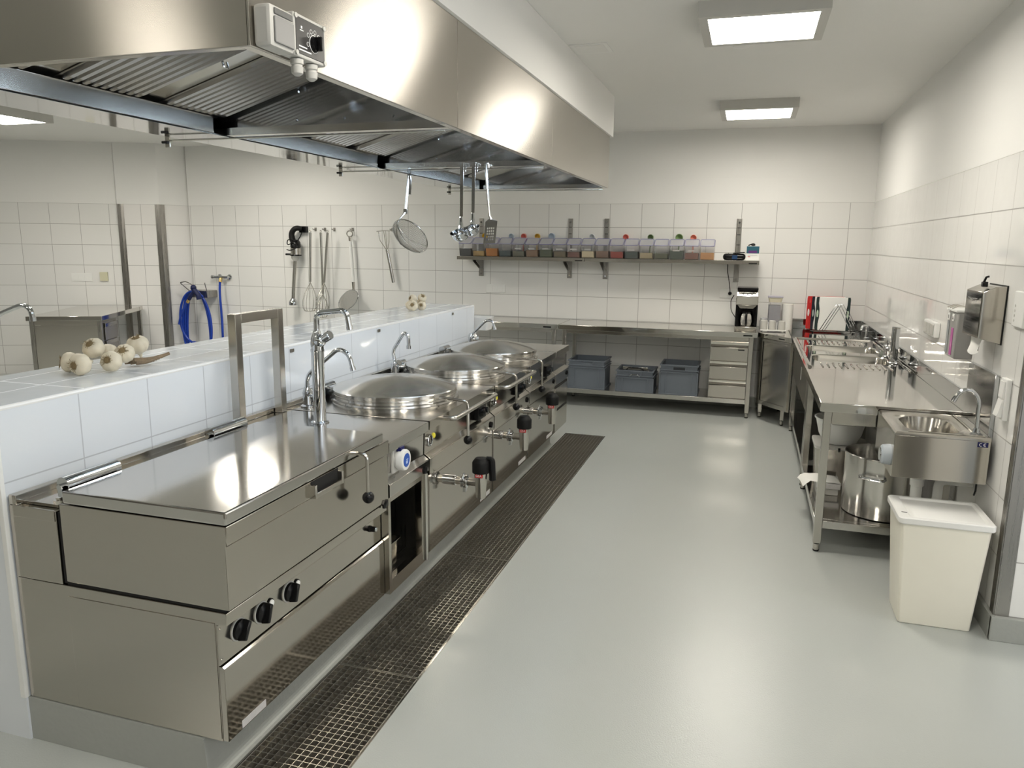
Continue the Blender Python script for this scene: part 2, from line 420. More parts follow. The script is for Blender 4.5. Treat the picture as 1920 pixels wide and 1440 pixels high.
# left wall at an angle, then the small pillar in the corner
def along(p, d, t): return (p[0] + d[0] * t, p[1] + d[1] * t)
PL = (-7.50, 7.672)
a0 = along(PL, LD, -4.6); nx, ny = -LD[1], LD[0]
b = B(); b.prism([(a0[0], a0[1], 0), (PL[0], PL[1], 0), (PL[0] + nx * .2, PL[1] + ny * .2, 0), (a0[0] + nx * .2, a0[1] + ny * .2, 0)], (0, 0, CZ))
struct(b, 'wall_left', M['tile_left'])
P0 = (-7.475, 7.655); PD = (cos(rad(23)), sin(rad(23))); P1 = along(P0, PD, .50)
b = B(); b.prism([(P0[0], P0[1], 0), (P1[0], P1[1], 0), (-6.872, YB + .1, 0), (-7.45, YB + .1, 0), (-7.56, 7.72, 0)], (0, 0, CZ))
struct(b, 'wall_pillar', M['tile_pillar'])
def corner_trim(p, d1, d2, w1, w2, z0, z1, name, t=.004):
    b = B(); p = Vector((p[0], p[1], 0)); d1 = Vector((*d1, 0)).normalized(); d2 = Vector((*d2, 0)).normalized()
    n1 = -(d2 - d1 * d1.dot(d2)).normalized(); n2 = -(d1 - d2 * d1.dot(d2)).normalized(); o = Vector((0, 0, z0))
    for d, n, w in ((d1, n1, w1), (d2, n2, w2)):
        q = p + n * .0005
        b.prism([q + o + n * t, q + d * w + o + n * t, q + d * w + o, q + o], (0, 0, z1 - z0))
    return struct(b, name, M['trim'])
corner_trim(P0, PD, (-.6, .8), .075, .03, .11, ZT, 'trim_1')
corner_trim(P1, (-PD[0], -PD[1]), (.45, .9), .055, .06, .11, ZT, 'trim_2')
corner_trim((XR, 3.54), (0, 1), (1, 0), .05, .055, .11, ZT + .2, 'trim_3')
corner_trim((1.30, 3.54), (-1, 0), (0, 1), .055, .05, .11, ZT + .2, 'trim_4')
# soffit above the hood
b = B(); b.box(-2.52, -1.109, 1.2, 6.245, 2.516, CZ - .001); struct(b, 'wall_soffit', M['plaster'])
# epoxy skirting
b = B(); b.prism([(XR - .014, 3.525, 0), (XR - .014, 3.525, .105), (XR + .0, 3.525, .112), (XR, 3.525, 0)], (0, 4.66, 0)); b.box(XR - .014, 1.32, 3.515, 3.54, 0, .11, .003); struct(b, 'baseboard_right', M['plinth'])
b = B(); b.box(-6.85, XR - .015, YB - .014, YB - .0005, 0, .108, .003); struct(b, 'baseboard_back', M['plinth'])
# tiled half wall in the middle of the room
CX0, CX1, CY0, CY1, CT = -2.735, -2.235, 1.722, 6.10, 1.153
b = B(); b.box(CX0, CX1, CY0, CY1, 0, CT - .012); struct(b, 'wall_counter', M['tile_counter'])
b = B(); b.box(CX0 - .004, CX1 - .012, CY0 + .012, CY1 - .012, CT - .012, CT); struct(b, 'trim_5', M['tile_top'])
b = B()
b.tube([(CX1 - .007, CY0 + .003, CT - .008), (CX1 - .007, CY1 - .004, CT - .008), (CX0, CY1 - .004, CT - .008)], .0085, 10)
b.tube([(CX1 - .007, CY0 + .003, CT - .008), (CX0, CY0 + .003, CT - .008)], .0085, 10)
struct(b, 'trim_6', M['white_pl'])
b = B(); b.box(CX1 - .02, CX1 + .002, CY0 - .004, CY0 + .012, .155, CT - .018, .003); struct(b, 'trim_7', M['white_pl'])
# epoxy plinth under the island and the half wall, with a cove to the floor
b = B(); prof = [(-3.2, .155), (-1.535, .155), (-1.528, .15), (-1.52, .06)]
for k in range(6):
    a = rad(180 + 90 * k / 5); prof.append((-1.496 + .024 * cos(a) + .0, .035 + .033 * sin(a)))
prof += [(-1.4915, .001), (-3.2, .001)]
b.prism([(x, 1.730, z) for x, z in prof], (0, 4.28, 0)); struct(b, 'baseboard_island', M['plinth'])

# drain channel with separate grating panels
dr = root('drain_channel', 'long stainless drain channel sunk in the floor along the cooking island', 'floor drain', ((GX0 + GX1) / 2, 3.5, -.11))
b = B(); b.box(GX0, GX1, GY0, GY1, -.115, -.11); b.box(GX0, GX0 + .002, GY0, GY1, -.11, -.03); b.box(GX1 - .002, GX1, GY0, GY1, -.11, -.03)
b.box(GX0, GX1, GY1 - .002, GY1, -.11, -.03); build(b, 'channel_tray', M['pit'], dr)
b = B()
for x0, x1 in ((GX0, GX0 + .006), (GX1 - .006, GX1)): b.box(x0, x1, GY0, GY1, -.03, .002)
b.box(GX0, GX1, GY1 - .006, GY1, -.03, .002); b.box(GX0 + .006, GX0 + .018, GY0, GY1, -.031, -.028); b.box(GX1 - .018, GX1 - .006, GY0, GY1, -.031, -.028)
build(b, 'channel_rim', M['tube'], dr)
gl = ['nearest steel grating panel, cut by the bottom of the photo', 'steel grating panel in the floor below the tilting pan\'s knobs', 'steel grating panel in the floor below the open cabinet', 'steel grating panel in the floor below the middle drain valve', 'farthest steel grating panel, ending level with the end of the island']
ge = [.56, 1.30, 2.47, 3.645, 4.98, 6.452]
for i in range(5):
    y0, y1 = ge[i] + .002, ge[i + 1] - .002
    g = root('drain_grate', gl[i], 'grating', ((GX0 + GX1) / 2, (y0 + y1) / 2, -.027), 'grating panels over the floor drain')
    X0, X1 = GX0 + .008, GX1 - .008
    b = B()
    for x in (X0, X1 - .004): b.box(x, x + .004, y0, y1, -.027, 0)
    for y in (y0, y1 - .004): b.box(X0 + .004, X1 - .004, y, y + .004, -.027, 0)
    build(b, 'rim', M['grate'], g)
    b = B(); n = 13
    for k in range(1, n): x = X0 + (X1 - X0) * k / n; b.box(x - .0011, x + .0011, y0 + .004, y1 - .004, -.022, -.0015)
    m = round((y1 - y0) / .0265)
    for k in range(1, m):
        y = y0 + (y1 - y0) * k / m; b.box(X0 + .004, X1 - .004, y - .0011, y + .0011, -.022, -.0008)
    build(b, 'bars', M['grate'], g)

# ------------------------------------------------------------------ ceiling fittings
def lamp(x0, x1, y0, y1, label):
    r = root('ceiling_lamp', label, 'lamp', ((x0 + x1) / 2, (y0 + y1) / 2, CZ - .075), 'square ceiling panel lamps')
    b = B(); t = .045
    for X0, X1, Y0, Y1 in ((x0, x1, y0, y0 + t), (x0, x1, y1 - t, y1), (x0, x0 + t, y0 + t, y1 - t), (x1 - t, x1, y0 + t, y1 - t)):
        b.box(X0, X1, Y0, Y1, CZ - .075, CZ)
    build(b, 'frame', M['frame'], r)
    b = B(); b.box(x0 + t, x1 - t, y0 + t, y1 - t, CZ - .071, CZ - .062); build(b, 'diffuser', M['lamp'], r)
lamp(-.318, .283, 3.98, 4.56, 'big square lit panel lamp nearest in the aisle ceiling, above a smoke detector')
lamp(-.318, .288, 6.62, 7.20, 'smaller looking lit panel lamp farther back in the aisle ceiling')
lamp(-7.02, -6.42, 5.29, 5.89, 'lit panel lamp cut by the left edge, beyond the hood')
for q in ((-.318, .283, 1.34, 1.92), (-.318, .283, -1.30, -.72)): lamp(*q, 'panel lamp on the aisle ceiling out of the frame, nearer the camera')
for q in ((-7.02, -6.42, 2.65, 3.25), (-7.02, -6.42, .0, .6), (-3.95, -3.35, -1.35, -.75), (-5.45, -4.85, 6.5, 7.1), (-4.4, -3.8, 3.6, 4.2)): lamp(*q, 'unseen panel lamp on the ceiling of the left side of the kitchen')  # last of these is added to brighten the dark left side
r = root('smoke_detector', 'round white detector on the ceiling just behind the near panel lamp', 'detector', (-.13, 4.80, CZ - .03))
b = B(); b.lathe((-.13, 4.80, CZ), [(.085, 0), (.085, -.012), (.06, -.016)], 32, cap1=True); build(b, 'base', M['white_pl'], r)
b = B(); b.lathe((-.13, 4.80, CZ - .016), [(.05, 0), (.046, -.014), (.025, -.02)], 32, cap1=True); build(b, 'dome', M['white_pl'], r)
r = root('ceiling_hatch', 'small white square hatch in the ceiling beside the hood casing', 'hatch', (-.985, 4.725, CZ - .006))
b = B(); b.box(-1.10, -.875, 4.615, 4.835, CZ - .004, CZ - .0005); build(b, 'frame', M['white_pl'], r)
b = B(); b.box(-1.075, -.90, 4.64, 4.81, CZ - .007, CZ - .0042, .001); build(b, 'door', M['ceiling'], r)
# unseen window added in the right wall near the camera to light the room
r = root('unseen_window', 'unseen window added in the right wall near the camera to bring in daylight', 'window', (1.2, .55, .85))
b = B()
for y0, y1 in ((-.75, -.69), (.52, .58), (1.79, 1.85)): b.box(1.18, 1.24, y0, y1, .85, 2.4)
for z0, z1 in ((.85, .91), (2.34, 2.4)): b.box(1.18, 1.24, -.69, 1.79, z0, z1)
build(b, 'frame', M['window'], r); r['kind'] = 'structure'

# ------------------------------------------------------------------ extractor hood
HX1, HXL, HY0, HY1, HZ0, HZ1 = -1.125, -2.45, 1.58, 6.185, 2.118, 2.515
SE = [HY0, 2.881, 4.364, HY1]
hood = root('extractor_hood', 'long brushed steel extractor hood hanging over the cooking island', 'extractor hood', ((HX1 + HXL) / 2, 3.88, HZ0))
for i in range(3):
    b = B(); b.box(HX1 - .006, HX1, SE[i] + (.0012 if i else 0), SE[i + 1] - .0012, HZ0, HZ1, .0012); build(b, 'side_panel', M['hood'], hood)
b = B(); b.box(HXL, HX1 - .007, HY0, HY0 + .006, HZ0, HZ1, .001); build(b, 'end_panel', M['hood'], hood)
b = B(); b.box(HXL, HX1 - .007, HY1 - .006, HY1, HZ0, HZ1); build(b, 'end_panel', M['hood'], hood)
b = B(); b.box(HXL, HXL + .006, HY0 + .007, HY1 - .007, HZ0 + .002, HZ1); b.box(HXL + .006, HX1 - .007, HY0 + .007, HY1 - .007, HZ1 - .006, HZ1); build(b, 'back_panel', M['hood'], hood)
b = B(); b.box(HX1 - .032, HX1 - .0065, HY0 + .007, HY1 - .007, HZ0, HZ0 + .004); b.box(HX1 - .032, HX1 - .028, HY0 + .03, HY1 - .007, HZ0 + .004, HZ0 + .012)
b.box(-2.19, HX1 - .033, HY0 + .0065, HY0 + .03, HZ0, HZ0 + .004); build(b, 'bottom_lip', M['smooth'], hood)
b = B(); b.box(HXL + .0065, -2.19, HY0 + .0065, HY1 - .0065, HZ0 - .002, HZ0 + .002); build(b, 'bottom_flange', M['mirror'], hood)
for i in range(3):
    y0, y1 = SE[i], SE[i + 1]; ye = y1 - .006 if i == 2 else y1
    b = B(); b.box(HXL + .01, HX1 - .034, ye - .004, ye, HZ0 + .032, HZ1 - .01); build(b, 'cross_wall', M['mirror'], hood)
    b = B(); b.box(-2.17, HX1 - .034, ye - .028, ye - .024, HZ0, HZ0 + .03); b.box(-2.17, HX1 - .034, ye - .024, ye + (.006 if i == 2 else .012), HZ0, HZ0 + .004)
    b.box(-2.17, HX1 - .034, ye - .024, ye - .004, HZ0 + .027, HZ0 + .031); build(b, 'cross_member', M['smooth'], hood)
    for x in (-1.84, -1.62, -1.40):
        b = B(); b.cyl((x, ye - .004, HZ0 + .055), (x, ye - .013, HZ0 + .055), .006, .004, 10); build(b, 'screw', M['chrome'], hood)
    # supply plenum along the left
    yp0, yp1 = y0 + (.03 if i == 0 else .02), y1 - .085
    b = B(); b.box(-2.205, -2.19, yp0, yp1, HZ0 + .003, HZ0 + .072, .002); b.box(-2.42, -2.205, yp0, yp1, HZ0 + .067, HZ0 + .072); b.box(-2.42, -2.205, yp1 - .004, yp1, HZ0 + .003, HZ0 + .066)
    build(b, 'plenum', M['smooth'], hood)
    # lamp on the inside of the aisle-side panel
    yl0, yl1 = y0 + .20, ye - .16
    b = B(); b.box(HX1 - .046, HX1 - .0065, yl0 - .02, yl1 + .02, HZ0 + .060, HZ0 + .105, .003); lb_ = build(b, 'lamp_housing', M['smooth'], hood)
    b = B(); b.prism([(HX1 - .0465, yl0, HZ0 + .063), (HX1 - .0465, yl0, HZ0 + .102), (HX1 - .052, yl0, HZ0 + .094), (HX1 - .052, yl0, HZ0 + .068)], (0, yl1 - yl0, 0)); build(b, 'lamp_tube', M['hood_lamp'], lb_)
    # slanted baffle filters: from the plenum up to the aisle side
    ax, az, bx, bz = -2.235, 2.192, -1.17, 2.500
    dv = Vector((bx - ax, 0, bz - az)); Ln = dv.length; dv.normalize(); nv = Vector((dv.z, 0, -dv.x))
    def at(s, y, h): q = Vector((ax, y, az)) + dv * s + nv * h; return q
    b = B(); ya, yb = y0 + .012, ye - .006
    b.prism([at(0, ya, 0), at(Ln, ya, 0), at(Ln, ya, -.02), at(0, ya, -.02)], (0, yb - ya, 0)); build(b, 'filter_bed', M['smooth'], hood)
    w = .345; gap = (yb - ya - 3 * w) / 3 if i else 0
    ends = [yb - .02 - (w + .125) * k for k in range(3)]
    for ye2 in ends:
        ys = ye2 - w
        if ys < ya: ys = ya + .01
        b = B()
        b.prism([at(.0, ys, .004), at(Ln, ys, .004), at(Ln, ys, .002), at(.0, ys, .002)], (0, ye2 - ys, 0))
        nr = 9; pw = (ye2 - ys) / nr
        for k in range(nr):
            c = ys + (k + .5) * pw; h = .020; q = pw * .34; rg = []
            for s, f in ((.035, .05), (.06, .9), (.09, 1), (Ln - .04, 1), (Ln - .01, .3)):
                rg.append([at(s, c - q * f, .004), at(s, c - q * .7 * f, .004 + h * .75 * f), at(s, c, .004 + h * f), at(s, c + q * .7 * f, .004 + h * .75 * f), at(s, c + q * f, .004)])
            b.ring_loft(rg)
        fl = build(b, 'baffle_filter', M['filter'], hood)
        b = B(); y = ye2 + .03; b.tube([at(.42, y - .012, .006), at(.42, y - .012, .03), at(.42, y + .012, .03), at(.42, y + .012, .006)], .004, 6, fil=.008); build(b, 'handle', M['chrome'], fl)
# switch boxes on the hood
r = root('light_switch_box', 'light grey rounded switch box with grey flap, nearest the hood corner', 'switch box', (HX1, 1.66, 2.13))
b = B(); b.box(HX1 + .0005, HX1 + .048, 1.592, 1.690, 2.118, 2.212, .010); build(b, 'housing', M['grey_pl'], r)
b = B(); b.box(HX1 + .048, HX1 + .053, 1.604, 1.682, 2.128, 2.186, .003); build(b, 'flap', plain('grey_flap', (.26, .255, .25), .3), r)
b = B(); b.box(HX1 + .048, HX1 + .051, 1.606, 1.680, 2.190, 2.204, .002); build(b, 'cap', plain('dark_grey_flap', (.13, .13, .125), .3), r)
r = root('speed_controller', 'grey fan controller box with black dial plate, screwed to the hood', 'controller', (HX1, 1.78, 2.12))
b = B(); b.box(HX1 + .0005, HX1 + .040, 1.698, 1.842, 2.122, 2.222, .004); hs = build(b, 'housing', M['grey_pl'], r)
b = B(); b.box(HX1 + .0402, HX1 + .0415, 1.706, 1.834, 2.130, 2.214, .001); fp = build(b, 'face_plate', plain('dial_plate_dark', (.045, .043, .042), .35), r)
for y in (1.706, 1.834):
    for z in (2.130, 2.214):
        b = B(); b.cyl((HX1 + .0415, y, z), (HX1 + .044, y, z), .006, n=10); build(b, 'screw', M['grey_pl'], r)
b = B(); b.cyl((HX1 + .0416, 1.785, 2.165), (HX1 + .052, 1.785, 2.165), .019, .017); b.box(HX1 + .052, HX1 + .066, 1.780, 1.790, 2.148, 2.182, .003); build(b, 'dial', M['black'], r)
b = B()
for k, t in enumerate((200, 150, 115, 80, 45, 0)):
    a = rad(t); b.lathe((HX1 + .0417, 1.785 - .03 * -cos(a), 2.168 + .026 * sin(a)), [(.0055, 0), (.0055, .0006), (.0045, .0006)], 14, axis=(1, 0, 0))
b.lathe((HX1 + .0417, 1.785, 2.165), [(.0215, 0), (.0215, .0006), (.020, .0006)], 24, axis=(1, 0, 0))
b.box(HX1 + .0417, HX1 + .0422, 1.722, 1.738, 2.184, 2.186); b.box(HX1 + .0417, HX1 + .0422, 1.727, 1.733, 2.189, 2.195)
for k in range(2): b.box(HX1 + .0417, HX1 + .0422, 1.716, 1.752 + .018 * k, 2.146 - .008 * k, 2.149 - .008 * k)
build(b, 'markings', M['white_ink'], fp)
for y in (1.735, 1.80):
    b = B(); b.lathe((HX1 + .022, y, 2.121), [(.010, 0), (.016, -.001), (.016, -.012), (.013, -.014), (.013, -.018), (.0155, -.019), (.014, -.034), (.006, -.040)], 14, cap1=True); build(b, 'cable_gland', M['grey_pl'], r)
# hanging rails with end brackets
for i, (x, y, xe, lb) in enumerate(((-2.463, 2.835, -1.16, 'thin steel hanging rail under the near cross bar of the hood'), (-2.463, 4.315, -1.16, 'thin steel hanging rail with the hanging utensils, under the middle of the hood'), (-2.463, 6.12, -1.16, 'thin steel hanging rail under the far end of the hood'))):
    r = root('hanging_rail', lb, 'rail', (x, y, 2.08), 'utensil rails under the hood')
    b = B(); b.cyl((x, y, 2.103), (xe, y, 2.103), .004, n=8); build(b, 'rod', M['tube'], r)
    b = B(); b.box(x - .012, x + .012, y - .004, y + .004, 2.074, 2.160, .002); build(b, 'bracket', M['tube'], r)
    b = B(); b.cyl((x - .02, y - .011, 2.095), (x + .012, y - .011, 2.095), .006, n=8); build(b, 'knob', M['black'], r)
    b = B(); b.cyl((x - .02, y - .009, 2.145), (x + .010, y - .009, 2.145), .004, n=8); build(b, 'knob', M['black'], r)

# ------------------------------------------------------------------ tilting pan (nearest unit of the island)
XF, XW = -1.436, -2.228
pan = root('tilting_pan', 'big stainless tilting pan with flat closed lid, nearest unit of the island', 'tilting pan', (-1.83, 2.26, .157))
Y0, Y1 = 1.735, 2.787
b = B(); b.prism([(XW, Y0, .157), (-1.456, Y0, .157), (-1.456, Y0, .545), (-1.417, Y0, .549), (-1.417, Y0, .588), (XW, Y0, .588)], (0, Y1 - Y0, 0), .002); build(b, 'base_cabinet', M['front'], pan)
b = B(); b.box(-2.018, -1.460, Y0 - .002, Y0 - .0002, .166, .552, .001); build(b, 'side_plate', M['front'], pan)
b = B(); b.box(XW, -2.036, Y0, Y1, .589, .835, .002); b.box(XW, XW + .03, Y0 + .001, Y1, .835, .868, .003); b.box(XW + .03, -2.05, Y0 + .025, Y1 - .01, .836, .846, .002)
build(b, 'hinge_column', M['front'], pan)
b = B(); b.box(XW + .02, -2.04, Y0 - .003, Y0 - .0005, .80, .837, .001); build(b, 'column_cap', M['front'], pan)
b = B(); b.box(-2.034, -2.022, Y0 + .006, Y1 - .01, .592, .83); b.box(-2.022, -1.425, Y0 + .006, Y1 - .01, .5885, .598); build(b, 'shadow_gap', M['void'], pan)
b = B(); b.prism([(-2.02, Y0 + .001, .60), (-1.406, Y0 + .001, .598), (-1.406, Y0 + .001, .800), (-1.400, Y0 + .001, .803), (-1.400, Y0 + .001, .862), (-2.02, Y0 + .001, .862)], (0, Y1 - Y0 - .006, 0), .003)
pb = build(b, 'pan_body', M['front'], pan)
# pull handle let into the front of the pan
b = B(); b.box(-1.4055, -1.3985, 2.185, 2.365, .800, .8605); build(b, 'handle_recess', M['void'], pb)
b = B()
for y in (2.18, 2.36): b.box(-1.404, -1.378, y, y + .012, .802, .850, .003)
b.box(-1.390, -1.380, 2.185, 2.366, .802, .820, .003); build(b, 'pull_handle', M['smooth'], pb)
b = B(); b.box(-2.0, -1.396, Y0 - .004, 2.725, .866, .907, .006); lid = build(b, 'lid', M['top'], pan)
b = B(); b.tube([(-1.405, 2.50, .880), (-1.350, 2.50, .878), (-1.350, 2.50, .715)], .0075, 10, fil=.03); lv = build(b, 'lid_lever', M['tube'], pan)
b = B(); b.sph((-1.350, 2.50, .708), .0235, n=20); build(b, 'ball_grip', M['black'], lv)
for y in (1.70 + .07, 2.46):
    b = B()
    b.tube([(-2.035, y, .912), (-2.035, y + .215, .912)], .024, 14); b.box(-2.059, -2.011, y, y + .215, .868, .912, .002)
    h = build(b, 'hinge', M['chrome'], pan)
    b = B(); b.cyl((-2.035, y - .014, .905), (-2.035, y, .905), .011, n=6); build(b, 'bolt', M['chrome'], h)
b = B(); b.cyl((-2.06, 1.775, .846), (-2.06, 1.775, .858), .018, n=6); b.cyl((-2.06, 1.775, .858), (-2.06, 1.775, .866), .010, n=12); build(b, 'bolt', M['tube'], pan)
b = B(); b.prism([(-1.4555, Y0 + .0, .412), (-1.449, Y0, .415), (-1.449, Y0, .545), (-1.4555, Y0, .545)], (0, Y1 - Y0, 0)); cp = build(b, 'control_panel', M['front'], pan)
for z in (.53, .43):
    b = B(); b.lathe((-1.449, Y0 + .008, z), [(.005, 0), (.004, .002)], 10, axis=(1, 0, 0), cap1=True); build(b, 'rivet', M['tube'], cp)
def rotary(p, r, par, name='control_knob', d=(1, 0, 0), turn=0):
    b = B(); b.lathe(p, [(r * 1.12, 0), (r * 1.12, .003), (r, .0035)], 28, axis=d); build(b, name + '_collar', M['grey_pl'], par)
    b = B(); b.lathe(p, [(r, .0035), (r * .96, .013), (r * .62, .020)], 28, axis=d, cap1=True)
    c = Vector(p) + Vector(d) * .012; ca, sa = cos(turn), sin(turn)
    b.hexa([(c.x, c.y + a * ca * r * .28 - e * sa * r * 1.02, c.z + a * sa * r * .28 + e * ca * r * 1.02) for a, e in ((-1, -1), (1, -1), (1, 1), (-1, 1))] +
           [(c.x + .026, c.y + a * ca * r * .2 - e * sa * r * .9, c.z + a * sa * r * .2 + e * ca * r * .9) for a, e in ((-1, -1), (1, -1), (1, 1), (-1, 1))], .003)
    return build(b, name, M['black'], par)
for y, t in ((1.826, -.5), (1.942, -.35), (2.098, -.35)): rotary((-1.449, y, .488), .033, pan, turn=t)
for y in (1.992, 2.146):
    b = B(); b.lathe((-1.449, y, .497), [(.016, 0), (.016, .004), (.012, .005)], 18, axis=(1, 0, 0)); il = build(b, 'lamp_bezel', M['black'], pan)
    b = B(); b.lathe((-1.449, y, .497), [(.0125, .004), (.011, .009), (.005, .011)], 18, axis=(1, 0, 0), cap1=True); build(b, 'lamp_lens', M['white_pl'], il)
b = B(); b.lathe((-1.449, 2.69, .497), [(.014, 0), (.014, .004), (.012, .005), (.0115, .026), (.010, .028)], 18, axis=(1, 0, 0), cap1=True); tk = build(b, 'tilt_switch', M['black'], pan)
b = B(); b.lathe((-1.421, 2.69, .497), [(.009, 0), (.008, .003)], 16, axis=(1, 0, 0), cap1=True); build(b, 'switch_cap', M['chrome'], tk)
b = B(); b.prism([(-1.456, Y0, .160), (XF, Y0, .160), (XF, Y0, .404), (-1.444, Y0, .411), (-1.456, Y0, .411)], (0, Y1 - Y0, 0), .0015); fp = build(b, 'front_panel', M['panel'], pan)
b = B(); b.box(XF, XF + .0008, 1.80, 1.924, .164, .190); lp = build(b, 'type_plate', M['label'], fp)
b = B()
b.box(-1.449, -1.440, 2.752, 2.768, .578, .606); b.lathe((-1.440, 2.742, .592), [(.020, -.008), (.020, 0), (.012, .004)], 6, axis=(1, 0, 0), cap1=True)
bm_ = b.bm; bmesh.ops.translate(bm_, verts=bm_.verts[:], vec=(.04, 0, 0)); build(b, 'badge', M['black'], pan)

# ------------------------------------------------------------------ island base profile for the other units
def module_profile(y0, y1, front=-1.414, top=.845):
    return [(XW, y0, .157), (-1.446, y0, .160), (front, y0, .182), (front, y0, .575), (-1.404, y0, .580), (-1.402, y0, .660), (-1.432, y0, .682), (-1.428, y0, .796), (-1.402, y0, .800), (-1.402, y0, top), (XW, y0, top)]
def unit_extras(par, y0, y1):
    b = B(); b.box(XW, XW + .03, y0 + .002, y1 - .002, .845, .868, .003); build(b, 'upstand', M['front'], par)
# cabinet with socket and column tap
cab = root('open_base_unit', 'narrow island unit with open dark cabinet below and blue-capped socket', 'base unit', (-1.83, 3.0, .157))
Y0, Y1 = 2.790, 3.204
b = B(); b.prism([(XW, Y0, .60), (-1.414, Y0, .60), (-1.402, Y0, .605), (-1.402, Y0, .660), (-1.432, Y0, .682), (-1.428, Y0, .796), (-1.402, Y0, .800), (-1.402, Y0, .845), (XW, Y0, .845)], (0, Y1 - Y0, 0), .002)
build(b, 'worktop', M['top'], cab)
b = B(); b.box(-1.446, -1.412, Y0, 2.812, .160, .599, .001); b.box(-1.446, -1.412, 3.135, Y1, .160, .599, .001); b.box(-1.446, -1.412, 2.812, 3.135, .160, .222, .001); b.box(-1.446, -1.412, 2.812, 3.135, .578, .599)
build(b, 'door_frame', M['front'], cab)
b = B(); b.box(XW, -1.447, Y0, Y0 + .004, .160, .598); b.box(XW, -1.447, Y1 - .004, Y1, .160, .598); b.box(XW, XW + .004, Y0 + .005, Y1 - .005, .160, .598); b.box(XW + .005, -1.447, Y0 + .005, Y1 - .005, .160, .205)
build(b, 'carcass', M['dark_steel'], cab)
b = B(); b.cyl((-1.409, 3.175, .165), (-1.409, 3.175, .60), .011, n=14); build(b, 'pipe', M['tube'], cab)
unit_extras(cab, Y0, Y1)
b = B(); b.box(-1.4305, -1.418, 2.855, 2.955, .690, .792, .004); so = build(b, 'socket_plate', M['grey_pl'], cab)
b = B(); b.lathe((-1.418, 2.905, .743), [(.040, 0), (.040, .022), (.038, .026)], 30, axis=(1, 0, 0)); b.m = 0
b.lathe((-1.418, 2.905, .743), [(.046, .010), (.047, .034), (.044, .040), (.030, .0405)], 30, axis=(1, 0, 0)); sc = build(b, 'socket_cap', M['white_pl'], cab)
b = B(); b.lathe((-1.3775, 2.905, .743), [(.0305, 0), (.0305, .0012)], 28, axis=(1, 0, 0), cap1=True); build(b, 'cap_disc', M['blue'], sc)
b = B(); b.box(-1.376, -1.3755, 2.896, 2.914, .728, .741); b.box(-1.376, -1.3755, 2.900, 2.918, .744, .748); build(b, 'cap_print', plain('pale_blue_print', (.45, .55, .8), .5), sc)
b = B(); b.box(-1.4175, -1.395, 2.885, 2.925, .782, .802, .003); build(b, 'cap_hinge', M['navy'], sc)
b = B(); b.lathe((-1.402, 3.155, .622), [(.020, 0), (.020, .006), (.012, .010)], 6, axis=(1, 0, 0), cap1=True); build(b, 'badge', M['black'], cab)
# steel tray inside the open cabinet
r = root('steel_tray', 'steel food tray inside the dark open cabinet of the island', 'tray', (-1.60, 2.92, .206), )
x0, x1, y0, y1 = -1.76, -1.46, 2.82, 3.02
b = B(); b.ring_loft([rrect(x0 + .03, x1 - .03, y0 + .03, y1 - .03, .207, .03), rrect(x0 + .012, x1 - .012, y0 + .012, y1 - .012, .225, .035), rrect(x0 + .006, x1 - .006, y0 + .006, y1 - .006, .335, .04), rrect(x0, x1, y0, y1, .338, .02), rrect(x0, x1, y0, y1, .341, .02), rrect(x0 + .01, x1 - .01, y0 + .01, y1 - .01, .341, .035), rrect(x0 + .016, x1 - .016, y0 + .016, y1 - .016, .23, .03)], True, True)
build(b, 'pan', M['smooth'], r)
# lifting frame standing on the worktop by the half wall
b = B(); t = .042
b.box(-2.195, -2.195 + t, 2.815, 2.815 + t, .8465, 1.357, .002); b.box(-2.195, -2.195 + t, 3.135, 3.135 + t, .8465, 1.357, .002); b.box(-2.195, -2.195 + t, 2.815 + t, 3.135, 1.313, 1.357, .002)
r = root('lifting_frame', 'upright square steel tube frame standing behind the tilting pan lid', 'frame', (-2.174, 2.996, .8465))
b2 = B(); b2.box(-2.195, -2.153, 2.815, 2.857, .8465, 1.357, .002); build(b2, 'post', M['tube'], r)
b2 = B(); b2.box(-2.195, -2.153, 3.135, 3.177, .8465, 1.357, .002); build(b2, 'post', M['tube'], r)
b.bm.free(); b2 = B(); b2.box(-2.195, -2.153, 2.8575, 3.1345, 1.313, 1.357, .002); build(b2, 'crossbar', M['tube'], r)
# column mixer tap
TX, TY = -1.872, 3.02
r = root('column_tap', 'tall chrome column mixer tap standing on the island worktop', 'tap', (TX, TY, .846))
b = B(); b.lathe((TX, TY, .846), [(.042, 0), (.042, .004), (.034, .007), (.029, .010), (.029, .33), (.031, .335), (.031, .345)], 32, cap1=True); build(b, 'column', M['chrome'], r)
b = B(); b.lathe((TX, TY, 1.191), [(.029, 0), (.030, .03), (.026, .055), (.018, .075), (.016, .085)], 28, cap0=True, cap1=True)
b.sph((TX + .018, TY - .006, 1.232), .030, n=18); build(b, 'valve_body', M['chrome'], r)
b = B(); d = Vector((.78, -.12, .45)).normalized(); c = Vector((TX + .035, TY - .01, 1.238))
b.lathe(c, [(.015, 0), (.015, .012), (.021, .014), (.021, .05), (.018, .053)], 20, axis=d, cap1=True); build(b, 'knob', M['chrome'], r)
b = B(); b.tube([(TX, TY, 1.27), (TX, TY, 1.358), (TX + .155, TY, 1.375), (TX + .168, TY, 1.302)], .0125, 14, fil=.035, seg=8); sp = build(b, 'spout', M['chrome'], r)
b = B(); b.cyl((TX + .1675, TY, 1.305), (TX + .1705, TY, 1.287), .0155, n=18); build(b, 'aerator', M['chrome'], sp)
